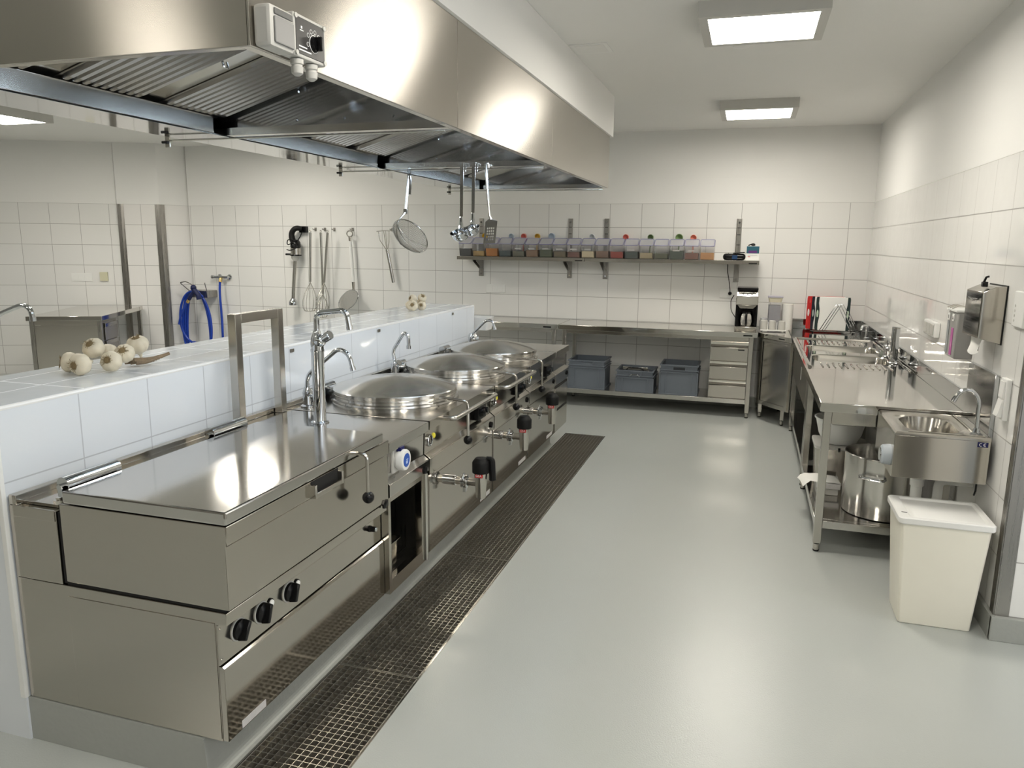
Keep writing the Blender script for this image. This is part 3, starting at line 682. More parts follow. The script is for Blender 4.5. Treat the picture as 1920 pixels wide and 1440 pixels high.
# kettle taps
def ktap(x, y, z, pts, label, curl=False):
    r = root('kettle_tap', label, 'tap', (x, y, z), 'chrome swivel taps behind the kettles')
    b = B(); b.lathe((x, y, z), [(.036, 0), (.036, .005), (.024, .012), (.022, .05), (.024, .07), (.020, .085), (.013, .10)], 24, cap0=True, cap1=True); build(b, 'body', M['chrome'], r)
    b = B(); b.tube([(x, y, z + .095)] + pts, .0115, 12, fil=.045, seg=8); sp = build(b, 'spout', M['chrome'], r)
    e = Vector(pts[-1]); d = (e - Vector(pts[-2])).normalized()
    b = B(); b.cyl(e - d * .004, e + d * .016, .0145, n=16); build(b, 'aerator', M['chrome'], sp)
    for s in (-1, 1):
        b = B(); ax = Vector((.75, s * .45, .5 if s < 0 else .1)).normalized(); c = Vector((x, y, z + .055))
        b.lathe(c, [(.013, .010), (.013, .036), (.019, .038), (.020, .062), (.016, .066)], 14, axis=ax, cap0=True, cap1=True); build(b, 'handle', M['chrome'], r)
    return r
ktap(-2.118, 3.306, .846, [(-2.11, 3.306, 1.01), (-1.93, 3.306, 1.155), (-1.872, 3.306, 1.128), (-1.855, 3.306, 1.062)], 'chrome swivel tap behind the nearest kettle, right behind the column tap')
ktap(-2.115, 4.304, .846, [(-2.125, 4.304, 1.0), (-2.045, 4.304, 1.122), (-2.015, 4.304, 1.10), (-2.015, 4.304, 1.035)], 'chrome swivel tap with angled spout between the nearest and middle kettles')
ktap(-2.155, 5.80, .846, [(-2.165, 5.80, .915), (-2.02, 5.80, 1.06), (-1.965, 5.80, 1.055), (-1.948, 5.80, 1.0)], 'chrome swivel tap with long sloping spout behind the farthest kettle')

# ------------------------------------------------------------------ boiling kettles
def kettle(y0, y1, cx, cy, r_, vy, vz, label, rail, lever_y, panel2=None, far=False, badge=None, plate=True):
    k = root('boiling_kettle', label, 'boiling kettle', (-1.83, (y0 + y1) / 2, .157), 'round stainless boiling kettles of the island')
    b = B(); P = module_profile(y0 + .005, y1); b.prism(P, (0, y1 - y0 - .010, 0), .0015); build(b, 'housing', M['front'], k)
    unit_extras(k, y0, y1)
    # thin front panel seam
    b = B(); b.box(-1.4139, -1.4120, y0 + .012, y1 - .012, .184, .560, .001); fp = build(b, 'front_panel', M['panel'], k)
    if plate:
        b = B(); b.box(-1.412, -1.4114, y1 - .22, y1 - .05, .196, .222); build(b, 'type_plate', M['label'], fp)
    b = B(); b.lathe((cx, cy, .846), [(r_ + .012, 0), (r_ + .010, .010), (r_ - .004, .014), (r_ - .006, .026)], 72); build(b, 'rim', M['lid'], k)
    b = B(); pr = [(r_ - .03, .870), (r_ - .002, .871), (r_, .873), (r_, .8765), (r_ + .001, .878), (r_ + .001, .900), (r_ - .003, .904), (r_ - .012, .905)]
    for i in range(1, 13):
        t = i / 12; q = (r_ - .012) * (1 - t); pr.append((max(q, .0005), .905 + .055 * (1 - ((1 - t)) ** 2)))
    b.lathe((cx, cy, 0), pr, 96, cap0=True, cap1=True); ld = build(b, 'lid', M['lid'], k, sharp=25)
    b = B(); b.lathe((cx, cy, 0), [(r_ + .0015, .880), (r_ + .0022, .8815), (r_ + .0015, .883)], 96); build(b, 'lid_band', M['tube'], ld)
    # hinge block at the back
    hx = cx - r_ * .96; hy = cy - .10
    b = B(); b.box(hx - .075, hx - .025, hy - .05, hy + .05, .846, .880, .004); b.cyl((hx - .045, hy - .06, .893), (hx - .045, hy + .06, .893), .024, n=20); b.box(hx - .04, hx + .03, hy - .03, hy + .03, .885, .903, .004)
    build(b, 'hinge', M['chrome'], k)
    # lever
    lx = cx + math.sqrt(max(.01, r_ ** 2 - (lever_y - cy) ** 2)) - .012
    b = B(); b.tube([(lx, lever_y, .886), (-1.345, lever_y, .872), (-1.345, lever_y, .680)], .0075, 10, fil=.035); lv = build(b, 'lid_lever', M['tube'], k)
    b = B(); b.sph((-1.345, lever_y, .668), .024, n=20); build(b, 'ball_grip', M['black'], lv)
    if rail:
        ra, rb = rail; b = B(); b.tube([(-1.405, ra, .826), (-1.338, ra, .826), (-1.338, rb, .826), (-1.405, rb, .826)], .0125, 12, fil=.03); build(b, 'guard_rail', M['tube'], k)
    # control panel: thermostat ring, indicator, black switch block
    def ring(y, lamp=True):
        b = B(); b.lathe((-1.430, y, .738), [(.030, 0), (.030, .010), (.026, .013), (.024, .008)], 26, axis=(1, 0, 0)); g = build(b, 'thermostat_ring', M['chrome'], k)
        b = B(); b.lathe((-1.430, y, .738), [(.0245, .004), (.004, .005)], 22, axis=(1, 0, 0), cap1=True); b.box(-1.426, -1.419, y - .004, y + .004, .722, .756, .001); build(b, 'dial', M['front'], g)
        if lamp:
            b = B(); b.lathe((-1.430, y + .058, .748), [(.014, 0), (.013, .006), (.008, .009)], 18, axis=(1, 0, 0), cap1=True); build(b, 'indicator_lamp', M['yellow'], k)
    ring(y0 + .05)
    b = B(); b.box(-1.431, -1.405, y1 - .27, y1 - .14, .690, .770, .004); b.lathe((-1.405, y1 - .22, .73), [(.026, 0), (.024, .016), (.012, .022)], 18, axis=(1, 0, 0), cap1=True); b.lathe((-1.405, y1 - .165, .735), [(.018, 0), (.016, .02)], 14, axis=(1, 0, 0), cap1=True)
    build(b, 'switch_block', M['black'], k)
    b = B(); b.lathe((-1.402, y1 - .06, .622), [(.020, 0), (.020, .006), (.012, .010)], 6, axis=(1, 0, 0), cap1=True); build(b, 'badge', M['black'], k)
    return k
K1 = kettle(3.214, 4.178, -1.815, 3.70, .335, 0, 0, 'nearest of the three domed boiling kettles, right behind the column tap', (3.38, 4.03), 3.58)
K2 = kettle(4.184, 4.944, -1.800, 4.56, .323, 0, 0, 'middle one of the three domed boiling kettles', (4.24, 4.86), 4.44)
K3 = kettle(4.950, 5.690, -1.798, 5.33, .321, 0, 0, 'farthest domed boiling kettle, with a bright reflection on its lid', None, 5.06)
def valve(y, z, k):
    b = B(); b.cyl((-1.412, y, z), (-1.26, y, z), .020, n=20); v = build(b, 'drain_valve', M['tube'], k)
    b = B(); b.lathe((-1.412, y, z), [(.026, .0), (.026, .035), (.020, .036)], 20, axis=(1, 0, 0)); b.lathe((-1.412, y, z), [(.022, .065), (.034, .068), (.034, .078), (.029, .080), (.029, .086), (.034, .088), (.034, .098), (.022, .101)], 24, axis=(1, 0, 0))
    b.box(-1.337, -1.321, y - .012, y + .012, z - .056, z - .03, .002); b.cyl((-1.335, y - .03, z + .02), (-1.323, y - .03, z + .05), .006, n=8)
    build(b, 'clamp', M['chrome'], v)
    b = B(); b.lathe((-1.242, y, z), [(.022, -.080), (.025, -.075), (.034, .05), (.034, .056)], 28, cap0=True, cap1=True); build(b, 'valve_body', M['tube'], v)
    b = B(); b.lathe((-1.242, y, z), [(.044, .056), (.045, .060), (.045, .108), (.041, .116), (.028, .132), (.014, .134)], 28, cap0=True, cap1=True); build(b, 'cap', M['rubber'], v)
    b = B(); b.prism([(-1.262, y - .02, z + .035), (-1.222, y - .02, z + .035), (-1.222, y - .02, z + .057), (-1.262, y - .02, z + .057)], (0, -.0155, 0), .003)
    build(b, 'sticker', M['red'], v)
    text_obj('sticker_print', 'GEA', .017, M['white_ink'], v, (-1.242, y - .0358, z + .046), (1, 0, 0), (0, 0, 1))
    return v
v = valve(3.492, .473, K1)
b = B(); b.tube([(-1.215, 3.50, .602), (-1.188, 3.505, .600), (-1.183, 3.505, .49)], lambda t: .012 + .006 * t, 10, fil=.02); build(b, 'lever', M['rubber'], v)
valve(4.272, .523, K2)
valve(4.955, .531, K3)
# last unit of the island
e = root('end_base_unit', 'narrow stainless unit with drawers closing the far end of the island', 'base unit', (-1.83, 5.91, .157))
b = B(); b.prism(module_profile(5.696, 6.08), (0, 6.128 - 5.696, 0), .0015); build(b, 'housing', M['front'], e)
unit_extras(e, 5.696, 6.128)
b = B(); b.box(-1.9, -1.62, 5.73, 5.79, .8455, .8475, .001); build(b, 'recess_cover', M['smooth'], e)
for z0, z1 in ((.19, .355), (.375, .545)):
    b = B(); b.box(-1.4135, -1.408, 5.712, 6.118, z0, z1, .001); d = build(b, 'drawer', M['front'], e)
    b = B(); b.box(-1.4135, -1.4085, 5.712, 6.118, z1 + .001, z1 + .016); build(b, 'grip_gap', M['void'], d)
b = B(); b.lathe((-1.402, 6.07, .622), [(.020, 0), (.020, .006), (.012, .010)], 6, axis=(1, 0, 0), cap1=True); build(b, 'badge', M['black'], e)
# clips under the counter edge
for i, (y, lb) in enumerate(((3.36, 'small dark clip under the counter edge behind the column tap'), (4.33, 'small dark clip under the counter edge behind the nearest kettle'), (5.60, 'small dark clip under the counter edge near its far end'))):
    b = B(); b.box(-2.2345, -2.229, y - .017, y + .017, 1.112, 1.130, .002); single(b, 'edge_clip', M['dark_steel'], lb, 'clip', 'clips under the counter edge')

# ------------------------------------------------------------------ right-hand benches
def plate_basins(b, x0, x1, y0, y1, z, th, basins, r=.06, depth=.19):
    """flat top with rounded basins let in; basins sorted along y, all sharing the same x span limits"""
    ys = [y0]; xs0 = min(q[0] for q in basins); xs1 = max(q[1] for q in basins)
    b.box(x0, xs0, y0, y1, z - th, z, 0); b.box(xs1, x1, y0, y1, z - th, z, 0)
    cur = y0
    for bx0, bx1, by0, by1 in basins:
        b.box(xs0, xs1, cur, by0, z - th, z, 0); cur = by1
        n = 5
        b.ring_loft([sqproj(xs0, xs1, by0, by1, z, r, n), rrect(xs0, xs1, by0, by1, z, r, n), rrect(xs0 + .006, xs1 - .006, by0 + .006, by1 - .006, z - .008, r, n),
                     rrect(xs0 + .016, xs1 - .016, by0 + .016, by1 - .016, z - depth + .03, r, n), rrect(xs0 + .045, xs1 - .045, by0 + .045, by1 - .045, z - depth, r * .8, n)], False, True)
    b.box(xs0, xs1, cur, y1, z - th, z, 0)

def leg(par, x, y, ztop, s=.04, name='leg'):
    b = B(); b.box(x, x + s, y, y + s, .05, ztop, .002); l = build(b, name, M['tube'], par)
    b = B(); b.lathe((x + s / 2, y + s / 2, 0), [(.015, 0), (.017, .004), (.017, .010)], 16, cap0=True); b.lathe((x + s / 2, y + s / 2, 0), [(.0175, .044), (.0185, .052)], 16); build(b, 'foot_ring', M['black'], l)
    b = B(); b.lathe((x + s / 2, y + s / 2, 0), [(.016, .010), (.016, .050)], 16); build(b, 'foot', M['tube'], l)
    return l
BX0, BX1 = .410, 1.092
# near bench with lower shelf
t1 = root('work_bench', 'stainless work bench along the right wall, holding the stock pot on its shelf', 'work bench', (.76, 4.9, 0))
Y0, Y1 = 4.297, 5.512
b = B(); b.box(BX0, BX1, Y0, Y1, .803, .853, .0025); build(b, 'worktop', M['bench'], t1)
b = B(); b.box(BX1, XR - .002, Y0, Y1, .803, .953, .002); build(b, 'backsplash', M['mirror'], t1)
for x in (.433, 1.035):
    for y in (4.31, 5.455): leg(t1, x, y, .802)
b = B(); b.box(.474, 1.034, 4.314, 4.344, .735, .801, .002); build(b, 'frame_rail', M['smooth'], t1)
b = B(); b.box(.437, .463, 4.351, 5.454, .762, .801, .002); build(b, 'frame_rail', M['smooth'], t1)
b = B(); b.box(.4335, 1.075, 4.352, 5.453, .140, .182, .003); b.box(.474, 1.034, 4.316, 4.3515, .140, .182, .002); build(b, 'shelf', M['top'], t1)
# sink bench
t2 = root('sink_bench', 'long stainless sink bench with two basins and ribbed drainers by the right wall', 'sink bench', (.76, 6.6, 0))
Y0, Y1 = 5.514, 8.185
b = B(); plate_basins(b, BX0, BX1, Y0, Y1, .853, .004, [(.495, 1.025, 5.875, 6.275), (.495, 1.025, 6.450, 6.850)])
b.box(BX0, BX0 + .004, Y0, 7.30, .803, .849); b.box(BX0 + .004, BX1, Y0, Y0 + .004, .803, .849)
build(b, 'worktop', M['bench'], t2)
b = B(); b.box(BX1, XR - .002, Y0, Y1, .803, .953, .002); b.box(BX0 + .008, BX1 - .001, YB - .02, YB - .003, .854, .953, .002); build(b, 'backsplash', M['mirror'], t2)
b = B()
b.tube([(.440, 5.56, .855), (.440, 7.28, .855)], .013, 10)
build(b, 'raised_edge', M['bench'], t2)
b = B(); b.tube([(.445, 7.30, .855), (1.06, 7.30, .855)], .010, 10); build(b, 'raised_edge', M['bench'], t2)
b = B(); b.tube([(1.078, 5.56, .855), (1.078, 7.28, .855)], .008, 10); build(b, 'raised_edge', M['bench'], t2)
for ya, yb in ((5.60, 5.80), (6.95, 7.20)):
    b = B()
    for i in range(12):
        x = .53 + i * .040; b.tube([(x, ya, .8525), (x, ya + .01, .8555), (x, yb - .01, .8555), (x, yb, .8525)], .006, 6)
    build(b, 'drainer_ribs', M['bench'], t2)
b = B(); b.box(.430, .436, 5.60, 7.24, .545, .802, .001); build(b, 'apron', M['smooth'], t2)
b = B(); b.box(.4285, .4298, 6.17, 6.185, .66, .76); build(b, 'apron_label', M['white_pl'], t2)
for x in (.433, 1.045):
    for y in (5.545, 7.22): leg(t2, x, y, .802)
b = B(); b.box(.437, 1.08, 5.588, 7.218, .140, .182, .003); build(b, 'shelf', M['top'], t2)
for y0, y1, x0, x1 in ((5.855, 6.295, .478, 1.04), (6.43, 6.87, .478, 1.04)):
    b = B(); b.box(x0, x1, y0, y0 + .003, .650, .846); b.box(x0, x0 + .003, y0 + .004, y1, .650, .846); b.box(x0, x1, y0, y1, .646, .650); build(b, 'basin_shell', M['smooth'], t2)
# tap post, mixer and spray on the sink
r = root('tap_post', 'upright round chrome post between the sink and the right wall', 'tap', (1.025, 5.95, .854))
b = B(); b.lathe((1.025, 5.95, .854), [(.036, 0), (.036, .006), (.030, .010), (.027, .014), (.027, .262), (.024, .266)], 24, cap0=True, cap1=True); build(b, 'post', M['chrome'], r)
b = B(); b.cyl((1.025, 5.95, 1.106), (1.025, 5.95, 1.112), .0275); build(b, 'ring', M['tube'], r)
r = root('sink_mixer', 'small chrome mixer tap with lever handles behind the sink basins', 'tap', (1.035, 6.285, .854))
b = B(); b.lathe((1.035, 6.285, .854), [(.030, 0), (.030, .006), (.020, .012), (.018, .05), (.024, .06), (.024, .085), (.012, .095)], 20, cap0=True, cap1=True); build(b, 'body', M['chrome'], r)
for dy in (-.045, .045):
    b = B(); b.lathe((1.035, 6.285 + dy, .875), [(.013, 0), (.016, .02), (.022, .03), (.022, .055), (.014, .062)], 16, cap0=True, cap1=True); b.cyl((1.035, 6.285, .89), (1.035, 6.285 + dy, .89), .010, n=12); build(b, 'handle', M['chrome'], r)
b = B(); b.tube([(1.035, 6.285, .94), (1.035, 6.285, .985)], .006, 8); build(b, 'lever', M['chrome'], r)
r = root('corner_tap', 'little chrome spout tap on the bench near the cutting boards', 'tap', (1.055, 7.52, .854))
b = B(); b.lathe((1.055, 7.52, .854), [(.022, 0), (.022, .006), (.014, .01), (.013, .07)], 16, cap0=True, cap1=True); build(b, 'body', M['chrome'], r)
b = B(); b.tube([(1.055, 7.52, .92), (1.050, 7.52, .972), (1.01, 7.50, .968), (1.005, 7.495, .93)], .013, 12, fil=.02); build(b, 'spout', M['chrome'], r)
# corner cabinet with diagonal door
cc = root('corner_cabinet', 'corner cabinet with diagonal steel door between back bench and sink bench', 'cabinet', (.28, 7.8, 0))
A_, Bp = Vector((.118, 7.655)), Vector((.405, 7.275)); dd = (Bp - A_).normalized(); nn = Vector((-dd.y, dd.x)) * -1
def poly(off, z):
    a = A_ - nn * off; c = Bp - nn * off
    return [(a.x, a.y, z), (c.x, c.y, z), (.405, 8.18, z), (.118, 8.18, z)]
b = B(); b.prism(poly(0, .808), (0, 0, .045), .002); build(b, 'worktop', M['bench'], cc)
b = B(); b.prism([(p[0] + (.004 if p[0] < .2 else -.004), p[1], p[2]) for p in poly(.03, .155)], (0, 0, .652)); build(b, 'carcass', M['smooth'], cc)
def dia(t, off, z): p = A_ + dd * t - nn * off; return (p.x, p.y, z)
LL = (Bp - A_).length
b = B()
def slab(b, t0, t1, z0, z1, o0, o1, bev=.001):
    b.hexa([dia(t0, o0, z0), dia(t1, o0, z0), dia(t1, o1, z0), dia(t0, o1, z0), dia(t0, o0, z1), dia(t1, o0, z1), dia(t1, o1, z1), dia(t0, o1, z1)], bev)
slab(b, .022, .060, .16, .80, .012, .0295); slab(b, LL - .060, LL - .022, .16, .80, .012, .0295); slab(b, .0605, LL - .0605, .16, .20, .012, .0295); slab(b, .0605, LL - .0605, .775, .80, .012, .0295)
build(b, 'door_frame', M['tube'], cc)
b = B(); slab(b, .075, LL - .0615, .201, .774, .016, .028); build(b, 'door', M['smooth'], cc)
b = B(); slab(b, .0612, .0745, .201, .774, .024, .0293, 0); build(b, 'grip_gap', M['void'], cc)
b = B(); slab(b, .30, .38, .822, .832, -.0015, 0.0, 0); build(b, 'badge', M['black'], cc)
for x, y in ((.165, 7.735), (.36, 7.42)): leg(cc, x, y, .154, .034)
for x, y in ((.165, 8.1), (.36, 8.1)): leg(cc, x, y, .154, .034)
# back bench with drawers
def back_bench(x0, x1, label, drawers, badge_x):
    t = root('back_bench', label, 'work bench', ((x0 + x1) / 2, 7.9, 0), 'stainless benches along the back wall')
    b = B(); b.box(x0, x1, 7.60, 8.186, .803, .853, .0025); build(b, 'worktop', M['bench'], t)
    for x in (x0 + .035, x1 - .075):
        for y in (7.632, 8.12): leg(t, x, y, .802)
    b = B(); b.box(x0 + .076, x1 - .076, 7.638, 7.665, .765, .801, .002); build(b, 'frame_rail', M['smooth'], t)
    b = B(); b.box(x0 + .037, x1 - .037, 7.673, 8.118, .140, .185, .003); b.box(x0 + .076, x1 - .076, 7.630, 7.6725, .140, .185, .002); build(b, 'shelf', M['top'], t)
    b = B(); b.box(badge_x, badge_x + .085, 7.5985, 7.600, .815, .829); build(b, 'badge', M['black'], t)
    if drawers:
        b = B(); b.box(-.322, .034, 7.668, 8.10, .1865, .760); build(b, 'drawer_housing', M['smooth'], t)
        for i, (z0, z1) in enumerate(((.565, .750), (.378, .558), (.190, .371))):
            b = B(); b.box(-.320, .033, 7.645, 7.667, z0, z1 - .058, .002); d = build(b, 'drawer', M['smooth'], t)
            b = B(); b.prism([(-.320, 7.645, z1 - .014), (-.320, 7.640, z1 - .004), (-.320, 7.666, z1 - .001), (-.320, 7.666, z1 - .056), (-.320, 7.652, z1 - .050), (-.320, 7.655, z1 - .03)], (.353, 0, 0)); build(b, 'handle_strip', M['bench'], d)
            if i == 0:
                b = B(); b.box(-.06, .0, 7.6440, 7.6449, z1 - .082, z1 - .072); build(b, 'badge', M['black'], d)
    return t
back_bench(-1.855, .112, 'back bench with crates on the shelf and three steel drawers', True, -.02)
back_bench(-3.30, -1.860, 'back bench half hidden behind the far end of the island', False, -2.02)

# grey crates under the bench
def crate(x0, y0, w, d, h, label, z=.186, handle='bar', group='grey crates on the bench shelf'):
    r = root('crate', label, 'crate', (x0 + w / 2, y0 + d / 2, z), group)
    x1, y1, z1 = x0 + w, y0 + d, z + h; t = .008
    b = B(); o = .012
    b.box(x0 + o, x1 - o, y0 + o, y0 + o + t, z, z1 - .001); b.box(x0 + o, x1 - o, y1 - o - t, y1 - o, z, z1 - .001)
    b.box(x0 + o, x0 + o + t, y0 + o + t, y1 - o - t, z, z1 - .001); b.box(x1 - o - t, x1 - o, y0 + o + t, y1 - o - t, z, z1 - .001)
    b.box(x0 + o + t, x1 - o - t, y0 + o + t, y1 - o - t, z, z + .008); build(b, 'body', M['crate'], r)
    for zz, hh in ((z1 - .012, .012), (z1 - .058, .006), (z1 - .082, .006), (z, .010)):
        b = B()
        for q in ((x0, x1, y0, y0 + o - .0005), (x0, x1, y1 - o + .0005, y1), (x0, x0 + o - .0005, y0 + o - .0005, y1 - o + .0005), (x1 - o + .0005, x1, y0 + o - .0005, y1 - o + .0005)): b.box(*q, zz, zz + hh)
        build(b, 'rim_band', M['crate'], r)
    b = B()
    for x in (x0, x0 + w * .16, x0 + w * .34, x0 + w * .66, x0 + w * .82, x1 - .010):
        zt = z1 - .0125 if x in (x0, x1 - .010) else z1 - .083
        if x in (x0 + w * .34, x0 + w * .66): b.box(x, x + .006, y0 + .003, y0 + o - .0005, z1 - .057, z1 - .013)
        else: b.box(x, x + .010, y0 + .002, y0 + o - .0005, z + .0105, z1 - .083)
    build(b, 'uprights', M['crate'], r)
    b = B(); xc = x0 + w / 2
    if handle == 'bar': b.box(xc - .06, xc + .06, y0 + .003, y0 + o - .0005, z1 - .055, z1 - .028); build(b, 'grip', M['crate'], r)
    elif handle == 'slot': b.box(xc - .06, xc + .06, y0 + .009, y0 + o - .0003, z1 - .055, z1 - .024); build(b, 'grip', M['crate_in'], r)
    else: b.tube([(xc - .05, y0 + .006, z1 - .06), (xc - .035, y0 + .002, z1 - .040), (xc + .035, y0 + .002, z1 - .040), (xc + .05, y0 + .006, z1 - .06)], .006, 8, fil=.02); build(b, 'grip', M['chrome'], r)
    return r
crate(-1.757, 7.645, .392, .40, .300, 'tall grey crate on the bench shelf, leftmost of the three')
crate(-1.252, 7.645, .390, .38, .222, 'low grey crate in the middle of the bench shelf, with steel pans inside', handle='wire')
crate(-.808, 7.645, .384, .40, .304, 'tall grey crate on the bench shelf, right beside the steel drawers', handle='slot')
r = root('pan_stack', 'steel food pans lying inside the low middle crate', 'pans', (-1.06, 7.82, .195))
b = B()
for k in range(3): b.ring_loft([rrect(-1.20 + .004 * k, -.93 - .004 * k, 7.69, 7.97, .30 + .03 * k, .03), rrect(-1.205 + .004 * k, -.925 - .004 * k, 7.685, 7.975, .322 + .03 * k, .03)], True, True)
b.box(-1.19, -.94, 7.70, 7.96, .196, .299, .01); b.box(-1.185, -.93, 7.684, 7.69, .395, .44, .004); build(b, 'pans', M['bench'], r)
b = B(); b.tube([(-1.15, 7.68, .405), (-1.13, 7.675, .432), (-1.0, 7.675, .432), (-.95, 7.68, .400)], .006, 8, fil=.02); build(b, 'handle', M['black'], r)

# ------------------------------------------------------------------ things on and under the near right bench
r = root('stock_pot', 'large open stainless stock pot on the shelf of the right work bench', 'pot', (.80, 4.60, .183))
c = (.80, 4.60, .183); R0 = .205
b = B(); b.lathe(c, [(R0 - .012, 0), (R0 - .002, .004), (R0 - .001, .010), (R0, .012), (R0, .338), (R0 + .004, .342), (R0 + .002, .346), (R0 - .006, .346), (R0 - .008, .338), (R0 - .009, .02), (.05, .012)], 64, cap0=True, cap1=True); build(b, 'body', M['lid'], r)
for sgn in (-1,):
    b = B(); a = rad(247)
    tg = Vector((-sin(a), cos(a), 0)); nr = Vector((cos(a), sin(a), 0)); q = Vector(c) + nr * R0 + Vector((0, 0, .245))
    b.tube([q - tg * .065, q - tg * .062 + nr * .035, q + tg * .062 + nr * .035, q + tg * .065], .008, 10, fil=.025); build(b, 'handle', M['chrome'], r)
    b = B(); a = rad(67); tg = Vector((-sin(a), cos(a), 0)); nr = Vector((cos(a), sin(a), 0)); q = Vector(c) + nr * R0 + Vector((0, 0, .245))
    b.tube([q - tg * .065, q - tg * .062 + nr * .035, q + tg * .062 + nr * .035, q + tg * .065], .008, 10, fil=.025); build(b, 'handle', M['chrome'], r)
# grey storage tub with clips and the white bowl on it
r = root('storage_box', 'grey food box with black clips on the bench shelf, under the white bowl', 'box', (.62, 5.14, .183))
b = B(); b.ring_loft([rrect(.49, .77, 5.02, 5.26, .183, .03), rrect(.475, .785, 5.0, 5.28, .42, .03)], True, True); build(b, 'body', M['smooth'], r)
b = B(); b.ring_loft([rrect(.466, .794, 4.99, 5.29, .421, .03), rrect(.466, .794, 4.99, 5.29, .438, .03)], True, True); build(b, 'lid', M['grey_pl'], r)
for x in (.53, .60, .70):
    b = B(); b.box(x, x + .014, 4.982, 4.989, .410, .436, .002); build(b, 'clip', M['black'], r)
r = root('mixing_bowl', 'white plastic mixing bowl stacked on the grey food box under the bench', 'bowl', (.62, 5.14, .439))
c = (.62, 5.14, .439)
b = B(); b.lathe(c, [(.09, 0), (.10, .004), (.128, .06), (.150, .15), (.158, .155), (.158, .162), (.150, .163), (.146, .158), (.122, .06), (.08, .008)], 48, cap0=True, cap1=True); build(b, 'bowl', M['white_pl'], r)
b = B(); b.box(.55, .69, 4.966, 4.980, .585, .598, .004); build(b, 'grip', M['grey_pl'], r)
r = root('flat_box', 'flat pale boxes stacked on the bench shelf beside the stock pot', 'box', (.52, 4.90, .183))
b = B(); b.box(.475, .60, 4.80, 4.97, .183, .222, .003); build(b, 'lower_box', M['grey_pl'], r)
b = B(); b.box(.47, .61, 4.79, 4.975, .2235, .258, .003); build(b, 'upper_box', M['label'], r)
b = B(); n = 8; pts = []; pol = []
prof = [(.60, .262), (.55, .261), (.50, .262), (.455, .264), (.425, .266), (.40, .256), (.385, .235)]
for i, (x, z) in enumerate(prof):
    for j in range(5): pts.append((x - .02 * (j - 2) * .3, 4.79 + .045 * j + .01 * sin(i), z + .003 * sin(i * 2 + j) - (.004 * abs(j - 2) if i > 4 else 0)))
for i in range(len(prof) - 1):
    for j in range(4): pol.append((i * 5 + j, i * 5 + j + 1, i * 5 + j + 6, i * 5 + j + 5))
b.faces(pts, pol); single(b, 'paper_sheet', M['paper'], 'white paper sheet hanging over the shelf edge of the right bench', 'paper')

# ------------------------------------------------------------------ hand wash basin on the right wall
hs = root('hand_basin', 'wall mounted stainless hand wash basin at the near end of the right bench', 'hand basin', (.90, 4.04, .62))
x0, x1, y0, y1, zt = .695, 1.088, 3.795, 4.285, .832
b = B(); n = 6
ins = (x0 + .07, x1 - .095, y0 + .055, y1 - .06)
b.ring_loft([sqproj(x0 + .008, x1, y0 + .008, y1, zt + .004, .11, n), rrect(ins[0] - .012, ins[1] + .012, ins[2] - .012, ins[3] + .012, zt + .002, .11, n), rrect(*ins, zt - .006, .105, n), rrect(ins[0] + .02, ins[1] - .02, ins[2] + .02, ins[3] - .02, zt - .10, .095, n), rrect(ins[0] + .07, ins[1] - .07, ins[2] + .07, ins[3] - .07, zt - .13, .06, n)], False, True)
b.ring_loft([sqproj(x0 + .008, x1, y0 + .008, y1, zt + .004, .11, n), sqproj(x0, x1 + .001, y0, y1 + .001, zt - .003, .11, n), sqproj(x0, x1 + .001, y0, y1 + .001, zt - .012, .11, n)], False, False)
build(b, 'bowl', M['smooth'], hs)
b = B(); b.box(x0, x1, y0, y0 + .004, .618, zt - .013, .001); b.box(x0, x0 + .004, y0 + .005, y1, .618, zt - .013, .001); b.box(x0 + .005, x1, y1 - .004, y1, .618, zt - .013); b.box(x0 + .005, x1, y0 + .005, y1 - .005, .618, .622)
build(b, 'housing', M['front'], hs)
b = B(); b.tube([(x0 + .06, y0 + .03, zt + .004), (x1 - .02, y0 + .03, zt + .004)], .004, 6); build(b, 'rim_bead', M['bench'], hs)
b = B(); b.tube([(x1 - .05, y0 + .03, zt + .004), (x1 - .05, y1 - .03, zt + .004)], .007, 8); build(b, 'rim_bead', M['bench'], hs)
b = B(); b.box(1.0895, XR - .001, 3.862, 4.292, .620, 1.115, .002); build(b, 'splash_panel', M['mirror'], hs)
tx, ty = 1.042, 3.86
b = B(); b.lathe((tx, ty, zt + .004), [(.026, 0), (.026, .004), (.016, .010), (.012, .03)], 20, cap0=True, cap1=True); b.tube([(tx, ty, zt + .02), (tx - .004, ty, zt + .12)] + [(tx - .055 + .052 * cos(rad(a)), ty, zt + .135 + .075 * sin(rad(a))) for a in range(0, 151, 15)], .0095, 12); build(b, 'tap', M['chrome'], hs)
b = B(); b.cyl((tx - .100, ty, zt + .174), (tx - .111, ty, zt + .152), .012, n=14); build(b, 'aerator', M['chrome'], hs)
b = B(); b.box(1.035, 1.078, y0 - .001, y0 - .0002, .792, .815); build(b, 'approval_label', M['navy'], hs)

